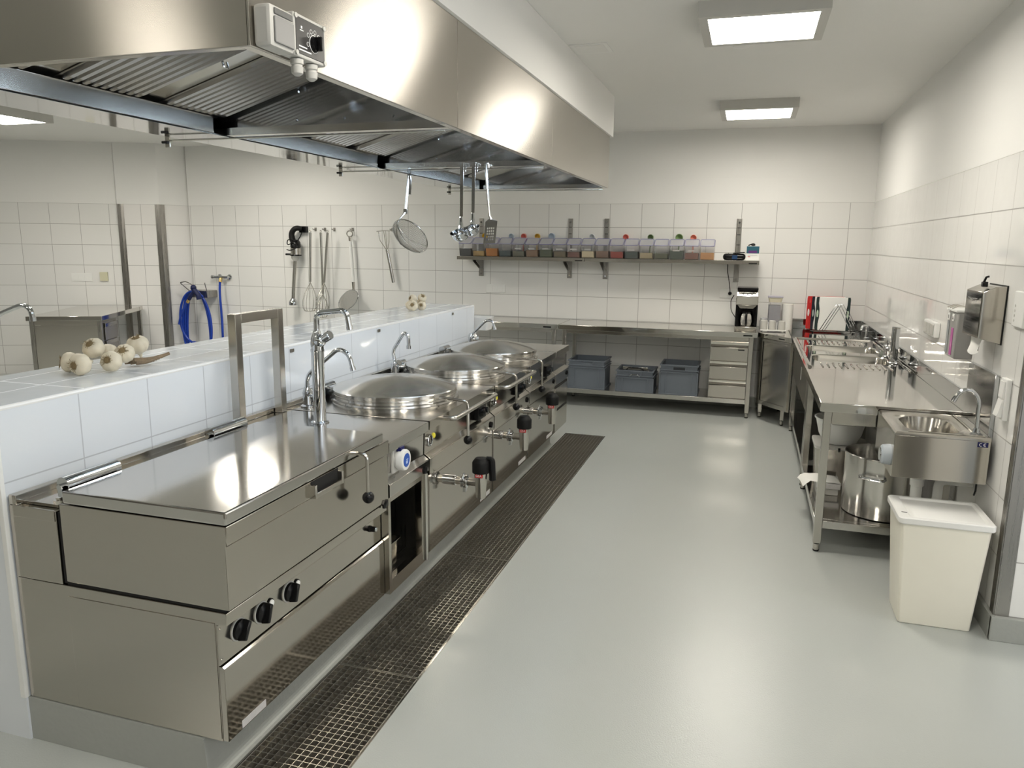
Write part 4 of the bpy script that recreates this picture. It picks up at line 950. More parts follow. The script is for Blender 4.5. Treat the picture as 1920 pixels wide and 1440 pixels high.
b = B()
for cx, full in ((1.049, False), (1.066, True)):
    b.tube([(cx + .0065 * cos(rad(a)), y0 - .0018, .8035 + .0065 * sin(rad(a))) for a in range(65, 296, 23)], .0012, 5)
    if full: b.tube([(cx - .006, y0 - .0018, .8035), (cx + .0005, y0 - .0018, .8035)], .0011, 5)
build(b, 'approval_mark', M['white_ink'], hs)
b = B(); b.lathe((x0 + .02, y0 + .075, .705), [(.050, 0), (.050, .03), (.046, .055), (.036, .062)], 28, axis=(-1, 0, 0), cap0=True, cap1=True); build(b, 'knee_button', plain('pale_blue_grey_plastic', (.42, .46, .50), .35), hs)
b = B(); b.lathe((x0 - .0425, y0 + .075, .705), [(.034, 0), (.030, .004)], 24, axis=(-1, 0, 0), cap1=True); build(b, 'button_cap', M['chrome'], hs)
b = B(); b.lathe((.86, 4.04, .618), [(.024, 0), (.024, -.06), (.032, -.065), (.032, -.10), (.026, -.105), (.026, -.16)], 20, cap0=True, cap1=True); b.tube([(.86, 4.04, .47), (.86, 4.04, .42), (.96, 4.06, .42), (.96, 4.06, .55), (1.107, 4.06, .55)], .022, 12, fil=.04); build(b, 'drain_trap', M['white_pl'], hs)
b = B(); b.tube([(1.06, 3.83, .617), (1.06, 3.83, .575), (1.05, 3.81, .56)], .004, 6); build(b, 'bracket_hook', M['black'], hs)
# white bin
r = root('waste_bin', 'tall white plastic bin with flat lid standing below the hand basin', 'bin', (.89, 3.68, 0))
b = B(); b.ring_loft([rrect(.748, 1.032, 3.572, 3.79, .0, .012), rrect(.744, 1.036, 3.568, 3.795, .004, .012), rrect(.712, 1.068, 3.545, 3.845, .478, .018)], True, True); build(b, 'body', M['warm_white'], r)
b = B(); X0, X1, YA, YC = .700, 1.080, 3.533, 3.862
b.ring_loft([rrect(X0 + .004, X1 - .004, YA + .004, YC - .004, .4795, .02), rrect(X0, X1, YA, YC, .484, .022), rrect(X0, X1, YA, YC, .506, .022), rrect(X0 + .004, X1 - .004, YA + .004, YC - .004, .510, .02), rrect(X0 + .045, X1 - .02, YA + .02, YC - .02, .510, .014), rrect(X0 + .052, X1 - .028, YA + .028, YC - .028, .502, .012), rrect(X0 + .062, X1 - .04, YA + .04, YC - .04, .502, .010), rrect(X0 + .066, X1 - .045, YA + .045, YC - .045, .505, .01)], True, True)
ld = build(b, 'lid', M['white_pl'], r)
b = B(); b.box(X0 + .02, X0 + .043, YA + .075, YA + .079, .5095, .5112); build(b, 'notch', M['void'], ld)

# ------------------------------------------------------------------ wall shelves with spice containers
SY0 = 7.925
def wall_shelf(x0, x1, label, bx):
    r = root('wall_shelf', label, 'shelf', ((x0 + x1) / 2, 8.06, 1.30), 'steel wall shelves')
    b = B(); b.box(x0, x1, SY0, 8.188, 1.492, 1.530, .002); build(b, 'board', M['smooth'], r)
    for x in bx:
        b = B(); b.box(x - .026, x + .026, 8.190, 8.2045, 1.305, 1.945, .002); rl = build(b, 'upright', M['trim'], r)
        b = B()
        for z in (1.68, 1.78, 1.85): b.box(x - .016, x + .016, 8.1892, 8.1899, z, z + .006)
        build(b, 'slots', M['void'], rl)
        b = B(); b.cyl((x, 8.190, 1.905), (x, 8.187, 1.905), .011, n=12); build(b, 'screw', M['chrome'], rl)
        b = B(); b.cyl((x, 8.190, 1.335), (x, 8.187, 1.335), .009, n=12); build(b, 'screw', M['chrome'], rl)
        b = B(); b.prism([(x - .022, 7.97, 1.4915), (x - .022, 8.189, 1.4915), (x - .022, 8.189, 1.385), (x - .022, 8.16, 1.395), (x - .022, 7.97, 1.478)], (.004, 0, 0)); b.prism([(x + .018, 7.97, 1.4915), (x + .018, 8.189, 1.4915), (x + .018, 8.189, 1.385), (x + .018, 8.16, 1.395), (x + .018, 7.97, 1.478)], (.004, 0, 0)); build(b, 'bracket', M['trim'], r)
    b = B(); b.box(x1 - .10, x1 - .02, SY0 - .001, SY0 - .0002, 1.498, 1.508); build(b, 'badge', M['black'], r)
wall_shelf(-3.11, -1.673, 'left steel wall shelf on the back wall, under the hanging ladles', (-2.918, -1.89))
wall_shelf(-1.668, .084, 'right steel wall shelf on the back wall, ending above the coffee machine', (-1.494, -.132))
SP = [('dark grey', (.055, .055, .05)), ('mustard yellow', (.50, .33, .10)), ('bright orange', (.60, .22, .02)), ('dark teal', (.045, .075, .075)), ('grey olive', (.13, .13, .08)), ('light brown', (.26, .15, .075)), ('moss green', (.07, .09, .035)), ('olive brown', (.19, .15, .08)), ('reddish brown', (.19, .085, .06)), ('cream', (.58, .50, .33)), ('pinkish brown', (.24, .14, .09)), ('brick red', (.28, .03, .015)), ('blackish green', (.03, .05, .04)), ('beige', (.38, .32, .19)), ('olive green', (.08, .085, .04)), ('dark green', (.035, .055, .035)), ('chocolate brown', (.18, .075, .045)), ('rust golden', (.42, .20, .06))]
pm = (2.752) / 18
for i, (nm, c) in enumerate(SP):
    x0 = -3.098 + i * pm + .003; x1 = x0 + pm - .006; pos = ['leftmost of the row', 'second from the left', 'below the slotted turner', 'fourth from the left', 'fifth from the left', 'sixth from the left', 'seventh from the left', 'eighth from the left', 'just left of the shelf joint', 'just right of the shelf joint', 'between cream and red ones', 'the only red one', 'right of the red one', 'fifth from the right', 'fourth from the right', 'third from the right', 'second from the right', 'rightmost of the row'][i]
    r = root('spice_container', 'clear container of %s spice on the wall shelf, %s' % (nm, pos), 'container', ((x0 + x1) / 2, 8.0, 1.5305), 'spice containers on the wall shelves')
    # side outline: narrow foot, front leaning out, sloped lid
    out = [(7.965, 1.5310), (8.115, 1.5310), (8.115, 1.725), (8.045, 1.728), (7.935, 1.660)]
    b = B(); b.prism([(x0 + .004, y, z) for y, z in out], (x1 - x0 - .008, 0, 0), .006); build(b, 'box', M['clear'], r)
    h = random.Random(i).uniform(.05, .085)
    f = h / .129; yf = 7.968 - .030 * f
    b = B(); b.prism([(x0 + .010, 7.970, 1.535), (x0 + .010, 8.108, 1.535), (x0 + .010, 8.108, 1.535 + h), (x0 + .010, yf + .006, 1.535 + h)], (x1 - x0 - .020, 0, 0), .003); build(b, 'spice', plain('spice_' + nm.replace(' ', '_'), c, .85, noise=.25, nscale=220), r)
    sv = Vector((0, 8.045 - 7.935, 1.728 - 1.660)).normalized(); nv = Vector((0, -sv.z, sv.y)); o = Vector((0, 7.935, 1.660))
    def q(x, s, hh): p = o + sv * s + nv * hh; return (x, p.y, p.z)
    b = B(); n0, n1 = .002, .128
    loop = [q(x0 + .010, n0, .006), q(x1 - .010, n0, .006), q(x1 - .004, n0 + .012, .006), q(x1 - .004, n1 - .012, .006), q(x1 - .012, n1, .006), q(x0 + .012, n1, .006), q(x0 + .004, n1 - .012, .006), q(x0 + .004, n0 + .012, .006)]
    b.tube(loop, .0035, 6, closed=True); lid = build(b, 'lid_seal', M['lilac'], r)
    b = B(); b.prism([q(x0 + .004, n0, .001), q(x1 - .004, n0, .001), q(x1 - .004, n1, .001), q(x0 + .004, n1, .001)], tuple(nv * .004)); build(b, 'lid', M['clear_grey'], r)
    if i in (4, 5, 6, 7, 8, 9, 12, 15, 16):
        b = B(); xm = (x0 + x1) / 2; b.prism([(xm - .035, 7.9445, 1.612), (xm + .035, 7.9445, 1.612), (xm + .035, 7.9415, 1.626), (xm - .035, 7.9415, 1.626)], (0, -.001, 0)); build(b, 'name_strip', M['label'], r)
SCOOP = [(-2.859, 'yellow', (.80, .50, .03)), (-2.545, 'pale blue', (.50, .58, .66)), (-2.403, 'coral red', (.75, .20, .16)), (-2.247, 'golden yellow', (.72, .45, .05)), (-2.085, 'icy blue', (.52, .60, .70)), (-1.638, 'whitish', (.62, .65, .68)), (-1.275, 'coral red', (.75, .20, .16)), (-1.015, 'moss green', (.16, .24, .10)), (-.719, 'bright green', (.25, .38, .16)), (-.575, 'salmon red', (.78, .26, .18))]
where = ['behind the mustard yellow spice', 'behind the dark teal spice', 'behind the grey olive spice', 'behind the light brown spice', 'behind the moss green spice', 'behind the cream spice', 'left of the red spice container\'s right edge', 'behind the beige spice', 'behind the dark green spice', 'behind the chocolate brown spice']
for i, (x, nm, c) in enumerate(SCOOP):
    r = root('spice_scoop', '%s plastic scoop peeking over the row, %s' % (nm, where[i]), 'scoop', (x, 8.148, 1.5305), 'coloured scoops behind the spice containers')
    m = plain('scoop_' + nm.replace(' ', '_'), c, .35)
    rr = .040 if i in (4, 8) else .032
    b = B(); b.lathe((x, 8.150, 1.752), [(rr * .5, .022), (rr * .9, .010), (rr, -.010), (rr - .003, -.012), (rr * .85, .006), (rr * .4, .017)], 20, axis=(.25, 1, .2), cap0=True, cap1=True); build(b, 'scoop_bowl', m, r)
    b = B(); b.tube([(x, 8.155, 1.735), (x - .004, 8.152, 1.60), (x - .002, 8.150, 1.532)], .007, 8); build(b, 'handle', m, r)
# radio and small box at the shelf end
r = root('radio_speaker', 'black rounded speaker lying on the right end of the wall shelf', 'speaker', (-.158, 8.02, 1.5305))
b = B(); b.box(-.268, -.050, 7.975, 8.055, 1.531, 1.597, .028, seg=4); build(b, 'body', M['black'], r)
b = B(); b.box(-.180, -.128, 7.9735, 7.9755, 1.540, 1.582, .001); build(b, 'display', plain('dark_blue_screen', (.02, .05, .12), .1), r)
b = B(); b.hexa([(-.17, 7.975, 1.598), (-.06, 7.975, 1.603), (-.06, 8.05, 1.605), (-.17, 8.05, 1.600), (-.17, 7.975, 1.606), (-.06, 7.975, 1.612), (-.06, 8.05, 1.614), (-.17, 8.05, 1.608)], .002); build(b, 'phone_tray', M['black'], r)
r = root('gadget_box', 'small blue and white printed box at the right end of the wall shelf', 'box', (.015, 8.02, 1.5305))
b = B(); b.box(-.045, .078, 7.985, 8.045, 1.531, 1.672, .001); build(b, 'carton', M['white_pl'], r)
b = B(); b.box(-.043, .076, 7.9835, 7.9845, 1.600, 1.670); p1 = build(b, 'picture', plain('teal_print', (.02, .10, .14), .3), r)
b = B()
b.box(-.025, .055, 7.9830, 7.9834, 1.606, 1.628); build(b, 'picture_glow', plain('purple_print', (.11, .03, .16), .3), p1)
b = B(); b.box(-.030, -.004, 7.9835, 7.9845, 1.565, 1.571); build(b, 'print_line', M['red'], r)
b = B(); b.box(-.030, .060, 7.9835, 7.9845, 1.582, 1.585); build(b, 'print_line', plain('grey_print', (.3, .3, .33), .5), r)
b = B(); b.sph((.015, 8.015, 1.686), .015, (1.4, 1, 1)); b.tube([(-.03, 8.015, 1.678), (.0, 8.012, 1.690), (.035, 8.01, 1.678)], .006, 6); single(b, 'charger_plug', M['black'], 'little black plug lying on top of the blue and white box', 'plug')
# sockets on the back wall
def socket(x0, x1, z0, z1, n, label, y=YB):
    r = root('socket_panel', label, 'socket', ((x0 + x1) / 2, y, z0), 'white socket panels')
    b = B(); b.box(x0, x1, y - .012, y - .0005, z0, z1, .003); build(b, 'frame', M['white_pl'], r)
    w = (x1 - x0 - .03) / n
    for k in range(n):
        b = B(); b.box(x0 + .016 + k * w, x0 + .014 + (k + 1) * w, y - .016, y - .0125, z0 + .014, z1 - .014, .0015); build(b, 'insert', M['white_pl'], r)
    return r
socket(-2.86, -2.63, 1.122, 1.215, 3, 'white triple socket panel on the back wall below the left shelf')
s = socket(-.285, -.06, 1.140, 1.235, 3, 'white socket panel with a black plug, behind the coffee machine')
r = root('power_cable', 'black cable hanging below the wall shelf with its plug in the socket', 'cable', (-.19, 8.18, 1.18))
b = B(); b.cyl((-.182, 8.187, 1.187), (-.182, 8.165, 1.187), .020, .016, 16); build(b, 'plug', M['black'], r)
b = B(); b.tube([(-.222, 8.197, 1.60), (-.222, 8.197, 1.42), (-.195, 8.195, 1.30), (-.182, 8.17, 1.22), (-.182, 8.16, 1.19)], .004, 6, fil=.03); build(b, 'cable', M['black'], r)
# coffee machine
r = root('coffee_machine', 'steel and black filter coffee machine at the right end of the back bench', 'coffee machine', (-.005, 7.87, .8535))
x0, x1, y0, y1 = -.108, .098, 7.735, 8.0
b = B(); b.box(x0, x1, y0, y1, .860, .895, .006); b.box(x0 + .01, x1 - .01, y0 + .01, y1 - .01, .8535, .860); build(b, 'base', M['smooth'], r)
b = B(); b.box(x0 + .006, x1 - .006, y0 + .15, y1, .8955, 1.105, .004); b.box(x0, x0 + .018, y0 + .03, y0 + .149, .8955, 1.105, .002); b.box(x1 - .018, x1, y0 + .03, y0 + .149, .8955, 1.105, .002); build(b, 'column', M['black'], r)
b = B(); b.prism([(x0, y0 + .01, 1.106), (x0, y1, 1.106), (x0, y1, 1.235), (x0, y0 + .03, 1.235), (x0, y0 - .004, 1.19)], (x1 - x0, 0, 0), .006); build(b, 'head', M['smooth'], r)
b = B(); b.prism([(x0 + .012, y0 + .008, 1.106), (x1 - .012, y0 + .008, 1.106), (x1 - .04, y0 + .008, 1.072), (x0 + .04, y0 + .008, 1.072)], (0, .12, 0), .004); build(b, 'filter_basket', M['smooth'], r)
b = B(); b.box(x0 + .01, x1 - .01, y0 + .03, y1 - .01, 1.2355, 1.245); b.box(x0 + .005, x1 - .005, y0 + .015, y1 - .005, 1.2455, 1.272, .006); build(b, 'lid', M['black'], r)
b = B(); b.box(x0 + .02, x1 - .02, y0 + .0125, y0 + .016, 1.205, 1.228); cpn = build(b, 'control_strip', M['dark_steel'], r)
for k in range(3):
    b = B(); b.cyl((-.045 + k * .04, y0 + .0125, 1.216), (-.045 + k * .04, y0 + .006, 1.216), .007, n=12); build(b, 'button', M['chrome'], cpn)
b = B(); b.lathe((-.005, y0 + .075, .896), [(.052, 0), (.064, .01), (.072, .05), (.066, .105), (.055, .125)], 28, cap0=True, cap1=True); jg = build(b, 'carafe', M['lid'], r)
b = B(); b.lathe((-.005, y0 + .075, 1.021), [(.056, 0), (.054, .018), (.03, .024)], 24, cap0=True, cap1=True); build(b, 'carafe_lid', M['black'], jg)
b = B(); b.tube([(-.005, y0 + .022, 1.03), (-.005, y0 - .03, 1.025), (-.005, y0 - .03, .92), (-.005, y0 + .004, .915)], .011, 10, fil=.03); build(b, 'carafe_handle', M['black'], jg)
b = B(); b.tube([(x0 + .02, y1, .93), (x0 - .05, 8.02, 1.02), (x0 - .06, 8.15, 1.12), (-.14, 8.185, 1.17)], .004, 6, fil=.05); build(b, 'cable', M['black'], r)
# cups on a tray, jars, paper roll on the corner cabinet
r = root('cup_tray', 'white slim tray with prongs carrying the grey cups beside the coffee machine', 'tray', (.26, 7.78, .8535))
b = B(); b.box(.135, .375, 7.745, 7.825, .8635, .871, .002); build(b, 'plate', M['white_pl'], r)
for x in (.15, .36):
    b = B(); b.cyl((x, 7.785, .8535), (x, 7.785, .8632), .010, n=12); build(b, 'foot', M['chrome'], r)
for x in (.2025, .285, .372):
    b = B(); b.cyl((x, 7.785, .8715), (x, 7.785, .945), .004, n=8); build(b, 'prong', M['white_pl'], r)
for i, x in enumerate((.165, .243, .330)):
    b = B(); b.lathe((x, 7.785, .8715), [(.034, 0), (.0345, .003), (.030, .085), (.026, .090)], 24, cap0=False, cap1=True); single(b, 'cup', M['grey_pl'], ['left upturned grey cup on the tray, next to the coffee machine', 'middle upturned grey cup on the tray', 'right upturned grey cup on the tray'][i], 'cup', 'upturned grey cups on the tray')
r = root('glass_jar', 'small clear jar behind the left upturned cup', 'jar', (.165, 7.91, .8535))
b = B(); b.lathe((.165, 7.91, .8535), [(.04, 0), (.042, .004), (.042, .09), (.034, .105)], 24, cap0=True, cap1=True); build(b, 'glass', M['clear'], r)
b = B(); b.lathe((.165, 7.91, .959), [(.036, 0), (.036, .012), (.02, .016)], 20, cap0=True, cap1=True); build(b, 'lid', M['clear_grey'], r)
r = root('storage_jar', 'tall square clear storage jar behind the cups', 'jar', (.262, 8.02, .8535))
b = B(); b.box(.200, .325, 7.96, 8.08, .8535, 1.125, .008); build(b, 'body', M['clear'], r)
b = B(); b.box(.208, .317, 7.968, 8.072, .862, 1.095, .004); build(b, 'contents', plain('grey_powder', (.33, .33, .36), .8, noise=.1), r)
r = root('lunch_box', 'small clear food box with lilac lid on the tall storage jar', 'box', (.262, 8.02, 1.126))
b = B(); b.ring_loft([rrect(.205, .320, 7.965, 8.075, 1.1255, .015), rrect(.195, .330, 7.955, 8.085, 1.172, .02)], True, True); build(b, 'body', plain('cream_contents', (.66, .62, .48), .5, noise=.06), r)
b = B(); b.ring_loft([rrect(.19, .335, 7.95, 8.09, 1.1725, .02), rrect(.19, .335, 7.95, 8.09, 1.184, .02)], True, True); build(b, 'lid', plain('lilac_clear_lid', (.45, .43, .52), .3), r)
r = root('paper_roll', 'standing white kitchen paper roll between storage jar and cutting boards', 'paper roll', (.385, 8.03, .8535))
b = B(); b.lathe((.385, 8.03, .8535), [(.052, 0), (.053, .003), (.053, .255), (.05, .257), (.02, .257), (.02, .25)], 32, cap0=True, cap1=True); build(b, 'paper', M['paper'], r)
# cutting boards in the wire rack
rk = root('board_rack', 'chrome wire rack holding the cutting boards on the corner of the bench', 'rack', (.80, 7.93, .8545))
b = B()
zb = .868
b.tube([(.60, 7.86, zb), (1.0, 7.86, zb), (1.0, 8.04, zb), (.60, 8.04, zb)], .004, 6, closed=True, fil=0); build(b, 'base_wire', M['chrome'], rk)
for i, y in enumerate((7.80, 7.845, 7.895, 8.06)):
    b = B(); o = i * .03 - .03
    b.tube([(.70 + o, y, zb + .006), (.835 + o, y - .0, 1.130), (.85 + o, y, 1.130), (.985 + o, y, zb + .006)], .0035, 6, fil=.03); build(b, 'wire_arch', M['chrome'], rk)
for x, y in ((.62, 7.865), (.98, 7.865), (.62, 8.035), (.98, 8.035)):
    b = B(); b.cyl((x, y, .8545), (x, y, .8645), .007, n=8); build(b, 'foot', M['black'], rk)
def board(y, x0, x1, edge, face, label, slot):
    r = root('cutting_board', label, 'cutting board', ((x0 + x1) / 2, y, .8735), 'cutting boards in the rack')
    z0, z1 = .8735, 1.195
    b = B(); b.prism([(x0 + .026, y, z0), (x1 - .026, y, z0), (x1 - .026, y, z1), (x0 + .026, y, z1)], (0, .009, 0), .003); build(b, 'board', face, r)
    for s, xa in ((1, x0), (-1, x1)):
        w = .040
        pts = [(xa + s * .004, z0), (xa + s * .025, z0), (xa + s * .024, z0 + .06), (xa + s * .034, z0 + .12), (xa + s * .034, z1 - .12), (xa + s * .024, z1 - .06), (xa + s * .026, z1), (xa + s * .004, z1), (xa, z1 - .02), (xa, z0 + .02)]
        b = B(); b.prism([(px, y - .0015, pz) for px, pz in pts], (0, .0125, 0)); g = build(b, 'edge_grip', edge, r)
        if slot:
            b = B(); b.lathe((xa + s * .017, y - .0018, (z0 + z1) / 2), [(.001, 0), (.009, .0)], 18, axis=(0, -1, 0)); bm_ = b.bm
            for v in bm_.verts: v.co.z = (v.co.z - (z0 + z1) / 2) * 4 + (z0 + z1) / 2
            build(b, 'slot', slot, g)
nv_ = plain('dark_navy_rubber', (.008, .010, .022), .5); gn_ = plain('dark_green_rubber', (.010, .026, .026), .5)
board(8.010, .562, .90, M['red'], M['red'], 'cutting board with red edges, rearmost and leftmost in the rack', M['white_pl'])
board(7.955, .600, .925, nv_, M['white_pl'], 'cutting board with black edges, second from the left in the rack', plain('slot_grey_green', (.35, .40, .38), .5))
board(7.915, .638, .945, gn_, M['white_pl'], 'large white cutting board in front, with dark green gripping edges', plain('slot_pale_green', (.55, .68, .52), .5))

# ------------------------------------------------------------------ fittings on the right wall
r = root('towel_dispenser', 'stainless paper towel dispenser on the right wall, paper hanging out', 'dispenser', (1.06, 4.04, 1.25))
xa, xb, ya, yb = 1.012, XR - .001, 3.905, 4.178
b = B(); b.prism([(xb - .004, ya, 1.250), (xa, ya, 1.272), (xa, ya, 1.482), (xb - .045, ya, 1.508), (xb - .004, ya, 1.510)], (0, yb - ya, 0), .002); build(b, 'housing', M['front'], r)
b = B(); b.prism([(xa - .002, ya + .012, 1.282), (xa - .002, yb - .012, 1.282), (xa - .002, yb - .012, 1.474), (xa - .002, ya + .012, 1.474)], (.0015, 0, 0)); build(b, 'front_cover', M['mirror'], r)
b = B(); b.box(xb - .0035, xb, ya - .004, yb + .004, 1.246, 1.514, .001); build(b, 'back_plate', M['void'], r)
b = B(); b.tube([(xa - .004, ya + .06, 1.448), (xa - .006, 4.04, 1.44), (xa - .004, yb - .06, 1.448)], .0035, 6); build(b, 'grip_slot', M['chrome'], r)
b = B(); pts = []; pol = []; R_ = 7
for i in range(R_):
    t = i / (R_ - 1)
    for j in range(9):
        u = j / 8; pts.append((1.045 - .012 * t + .014 * sin(u * 7) * t, 3.955 + .19 * u + .02 * t * (1 - u * 2), 1.268 - .095 * t * (1 - .55 * abs(u - .45) * 1.6) + .006 * sin(5 * u)))
for i in range(R_ - 1):
    for j in range(8): pol.append((i * 9 + j, i * 9 + j + 1, i * 9 + j + 10, i * 9 + j + 9))
b.faces(pts, pol); single(b, 'paper_towel', M['paper'], 'crumpled white paper towel sticking out under the steel dispenser', 'paper')
r = root('binder_clip', 'little black clip sitting on top of the towel dispenser', 'clip', (1.035, 3.99, 1.492))
b = B(); b.box(1.024, 1.046, 3.975, 4.005, 1.503, 1.527, .003, xf=None); build(b, 'body', M['black'], r)
b = B(); b.tube([(1.030, 3.985, 1.526), (1.034, 3.972, 1.548), (1.044, 3.966, 1.552)], .005, 6); build(b, 'lever', M['black'], r)
r = root('soap_dispenser', 'grey soap dispenser with pink liquid window, behind the towel dispenser', 'dispenser', (1.07, 4.43, 1.11))
b = B(); b.box(1.025, XR - .001, 4.345, 4.535, 1.115, 1.355, .008); build(b, 'housing', plain('grey_dispenser', (.30, .295, .285), .35), r)
b = B(); b.box(1.022, 1.0245, 4.485, 4.525, 1.13, 1.30); build(b, 'window', plain('grey_liquid', (.30, .32, .33), .2), r)
b = B(); b.box(1.022, 1.0245, 4.395, 4.435, 1.13, 1.27); build(b, 'window', plain('pink_liquid', (.50, .12, .36), .2), r)
for y in (4.415, 4.505):
    b = B(); b.box(1.020, 1.0245, y - .018, y + .018, 1.305, 1.342, .002); k_ = build(b, 'button', M['white_pl'], r)
    b = B(); b.box(1.0192, 1.0198, y - .007, y + .007, 1.313, 1.33); build(b, 'button_mark', M['dark_steel'], k_)
b = B(); b.box(1.015, 1.105, 4.335, 4.540, 1.3555, 1.368, .003); build(b, 'top_cap', M['white_pl'], r)
b = B()
for k in range(3): b.tube([(1.105, 4.53 - .05 * k, 1.369), (1.05, 4.53 - .05 * k, 1.385), (1.015, 4.52 - .05 * k, 1.369)], .004, 6, fil=.03)
build(b, 'wire_top', M['tube'], r)
r = root('wall_socket', 'white triple socket on the right wall above the sink bench', 'socket', (1.08, 5.2, 1.14))
b = B(); b.box(1.078, XR - .0005, 5.06, 5.36, 1.145, 1.235, .006); build(b, 'box', M['white_pl'], r)
for k in range(3):
    b = B(); b.box(1.072, 1.0775, 5.08 + .088 * k, 5.155 + .088 * k, 1.155, 1.222, .003); build(b, 'cover', M['grey_pl'], r)
r = root('light_switch', 'white double rocker switch box on the right wall by the hand basin', 'switch', (1.09, 3.735, .935))
b = B(); b.box(1.088, XR - .0005, 3.690, 3.772, .940, 1.122, .004); build(b, 'box', M['white_pl'], r)
for z0, z1, t in ((1.035, 1.110, 0), (.952, 1.028, .012)):
    b = B(); b.prism([(1.0875, 3.700, z0), (1.080 - t, 3.700, z0 + .004), (1.082, 3.700, z1), (1.0875, 3.700, z1)], (0, .062, 0), .001); build(b, 'rocker', M['white_pl'], r)
r = root('wall_controller', 'white room controller with grey dots, above the switch at the right edge', 'controller', (1.10, 3.69, 1.345))
b = B(); b.box(1.095, XR - .0005, 3.625, 3.765, 1.350, 1.500, .004); build(b, 'housing', M['white_pl'], r)
for k in range(4):
    b = B(); b.lathe((1.0948, 3.735, 1.375 + .021 * k), [(.006, 0), (.006, .0008)], 12, axis=(-1, 0, 0), cap1=True); build(b, 'button', M['grey_pl'], r)

# ------------------------------------------------------------------ tools on the back wall
YT = 8.155
def wall_hook(x, z, par=None):
    b = B(); b.box(x - .014, x + .014, 8.196, 8.2045, z - .02, z + .022, .002); b.tube([(x, 8.196, z), (x, YT - .012, z - .004), (x, YT - .016, z + .012)], .005, 8, fil=.01)
    return b
hooks = [(-5.047, 'steel hook above the leftmost whisk'), (-4.918, 'steel hook above the middle whisk'), (-4.79, 'steel hook above the right whisk'), (-4.545, 'steel hook holding the white handled skimmer'), (-4.025, 'steel hook holding the small folding whisk')]
for x, lb in hooks: single(wall_hook(x, 1.815), 'wall_hook', M['trim'], lb, 'hook', 'steel hooks on the back wall')
def whisk(x0, xn, xb, R, label, zt=1.805, zn=1.19, zb=.83, y=YT - .01):
    r = root('whisk', label, 'whisk', (xn, y, zb), 'long steel whisks on the back wall')
    b = B(); b.tube([(x0, y, zt - .03), ((x0 + xn) / 2, y, (zt + zn) / 2), (xn, y, zn)], lambda t: .015 - .002 * t, 12); h = build(b, 'handle', M['tube'], r)
    b = B(); b.lathe((x0, y, zt - .012), [(.012, -.003), (.016, 0), (.012, .003), (.008, 0), (.012, -.003)], 14, axis=(.2, 1, 0)); build(b, 'hanging_loop', M['tube'], h)
    for k in range(6):
        a = pi * k / 6; b = B(); pts = []
        for i in range(25):
            t = i / 24; ang = pi * t
            # teardrop loop from the handle down round the belly and back
            s_ = 1 if t < .5 else -1; u = 1 - abs(1 - 2 * t)
            rr = R * (sin(pi * min(1, u) * .5) ** 1.3 if u < .62 else 1.0) if False else R * sin(pi * (u ** 1.25) * .72) / 1.0 * (1 if u < .95 else (1 - u) / .05 * .9 + .1)
            rr = R * (sin(pi * .5 * min(1, u / .72)) ** 1.1) if u <= .72 else R * math.sqrt(max(0, 1 - ((u - .72) / .28) ** 2))
            z = zn - (zn - zb) * (u if u <= .72 else .72 + .28 * sin(pi / 2 * (u - .72) / .28))
            xc = xn + (xb - xn) * u
            pts.append((xc + s_ * rr * cos(a), y - .02 * u + s_ * rr * sin(a) * .9, z))
        b.tube(pts, .0022, 5); build(b, 'wire', M['tube'], r)
    return r
whisk(-5.045, -5.070, -5.085, .088, 'long steel whisk hanging on the left, next to the hand blender', y=YT - .075)
whisk(-4.915, -4.915, -4.928, .075, 'long steel whisk hanging in the middle of the three', zn=1.05, zb=.76, y=YT - .055)
whisk(-4.787, -4.856, -4.885, .085, 'long steel whisk hanging slanted, the rightmost of the three', y=YT - .115)
# hand blender
r = root('hand_blender', 'black and steel stick blender with coiled cable hanging on the back wall', 'blender', (-5.29, 8.12, .92))
yb = 8.10
b = B(); b.box(-5.245, -5.150, 8.15, 8.2045, 1.775, 1.850, .004); build(b, 'wall_mount', M['black'], r)
b = B(); b.tube([(-5.20, 8.14, 1.82), (-5.26, yb, 1.83), (-5.318, yb, 1.775), (-5.315, yb, 1.70), (-5.285, yb, 1.64)], lambda t: .030 + .008 * t, 14, fil=.05); build(b, 'handle', M['rubber'], r)
b = B(); b.lathe((-5.27, yb, 1.56), [(.052, .03), (.062, .04), (.060, .10), (.04, .13)], 24, cap0=True, cap1=True); build(b, 'motor_housing', M['black'], r)
b = B(); b.lathe((-5.27, yb, 1.50), [(.052, 0), (.062, .01), (.062, .088), (.055, .09)], 24, cap0=True, cap1=True); build(b, 'motor_band', M['smooth'], r)
b = B(); b.lathe((-5.27, yb, 1.50), [(.066, -.004), (.070, .004), (.066, .012)], 28); b.box(-5.405, -5.30, yb - .025, yb + .025, 1.502, 1.526, .01); build(b, 'ring_grip', M['black'], r)
b = B(); b.lathe((-5.28, yb, 1.435), [(.022, 0), (.045, .03), (.05, .062)], 24, cap0=True, cap1=True); build(b, 'coupling', M['grey_pl'], r)
b = B(); b.tube([(-5.285, yb, 1.44), (-5.325, yb, 1.06), (-5.330, yb, .985)], .021, 16); build(b, 'shaft', M['tube'], r)
b = B(); b.lathe((-5.334, yb, .93), [(.052, -.03), (.052, 0), (.046, .022), (.022, .055)], 24); build(b, 'blade_guard', M['chrome'], r)
b = B(); b.tube([(-5.18, 8.13, 1.80), (-5.19, 8.08, 1.72), (-5.22, 8.05, 1.66), (-5.33, 8.03, 1.70), (-5.35, 8.04, 1.62), (-5.24, 8.03, 1.66), (-5.20, 8.04, 1.60), (-5.30, 8.03, 1.56), (-5.36, 8.05, 1.57)], .006, 6, fil=.06); build(b, 'cable', M['black'], r)
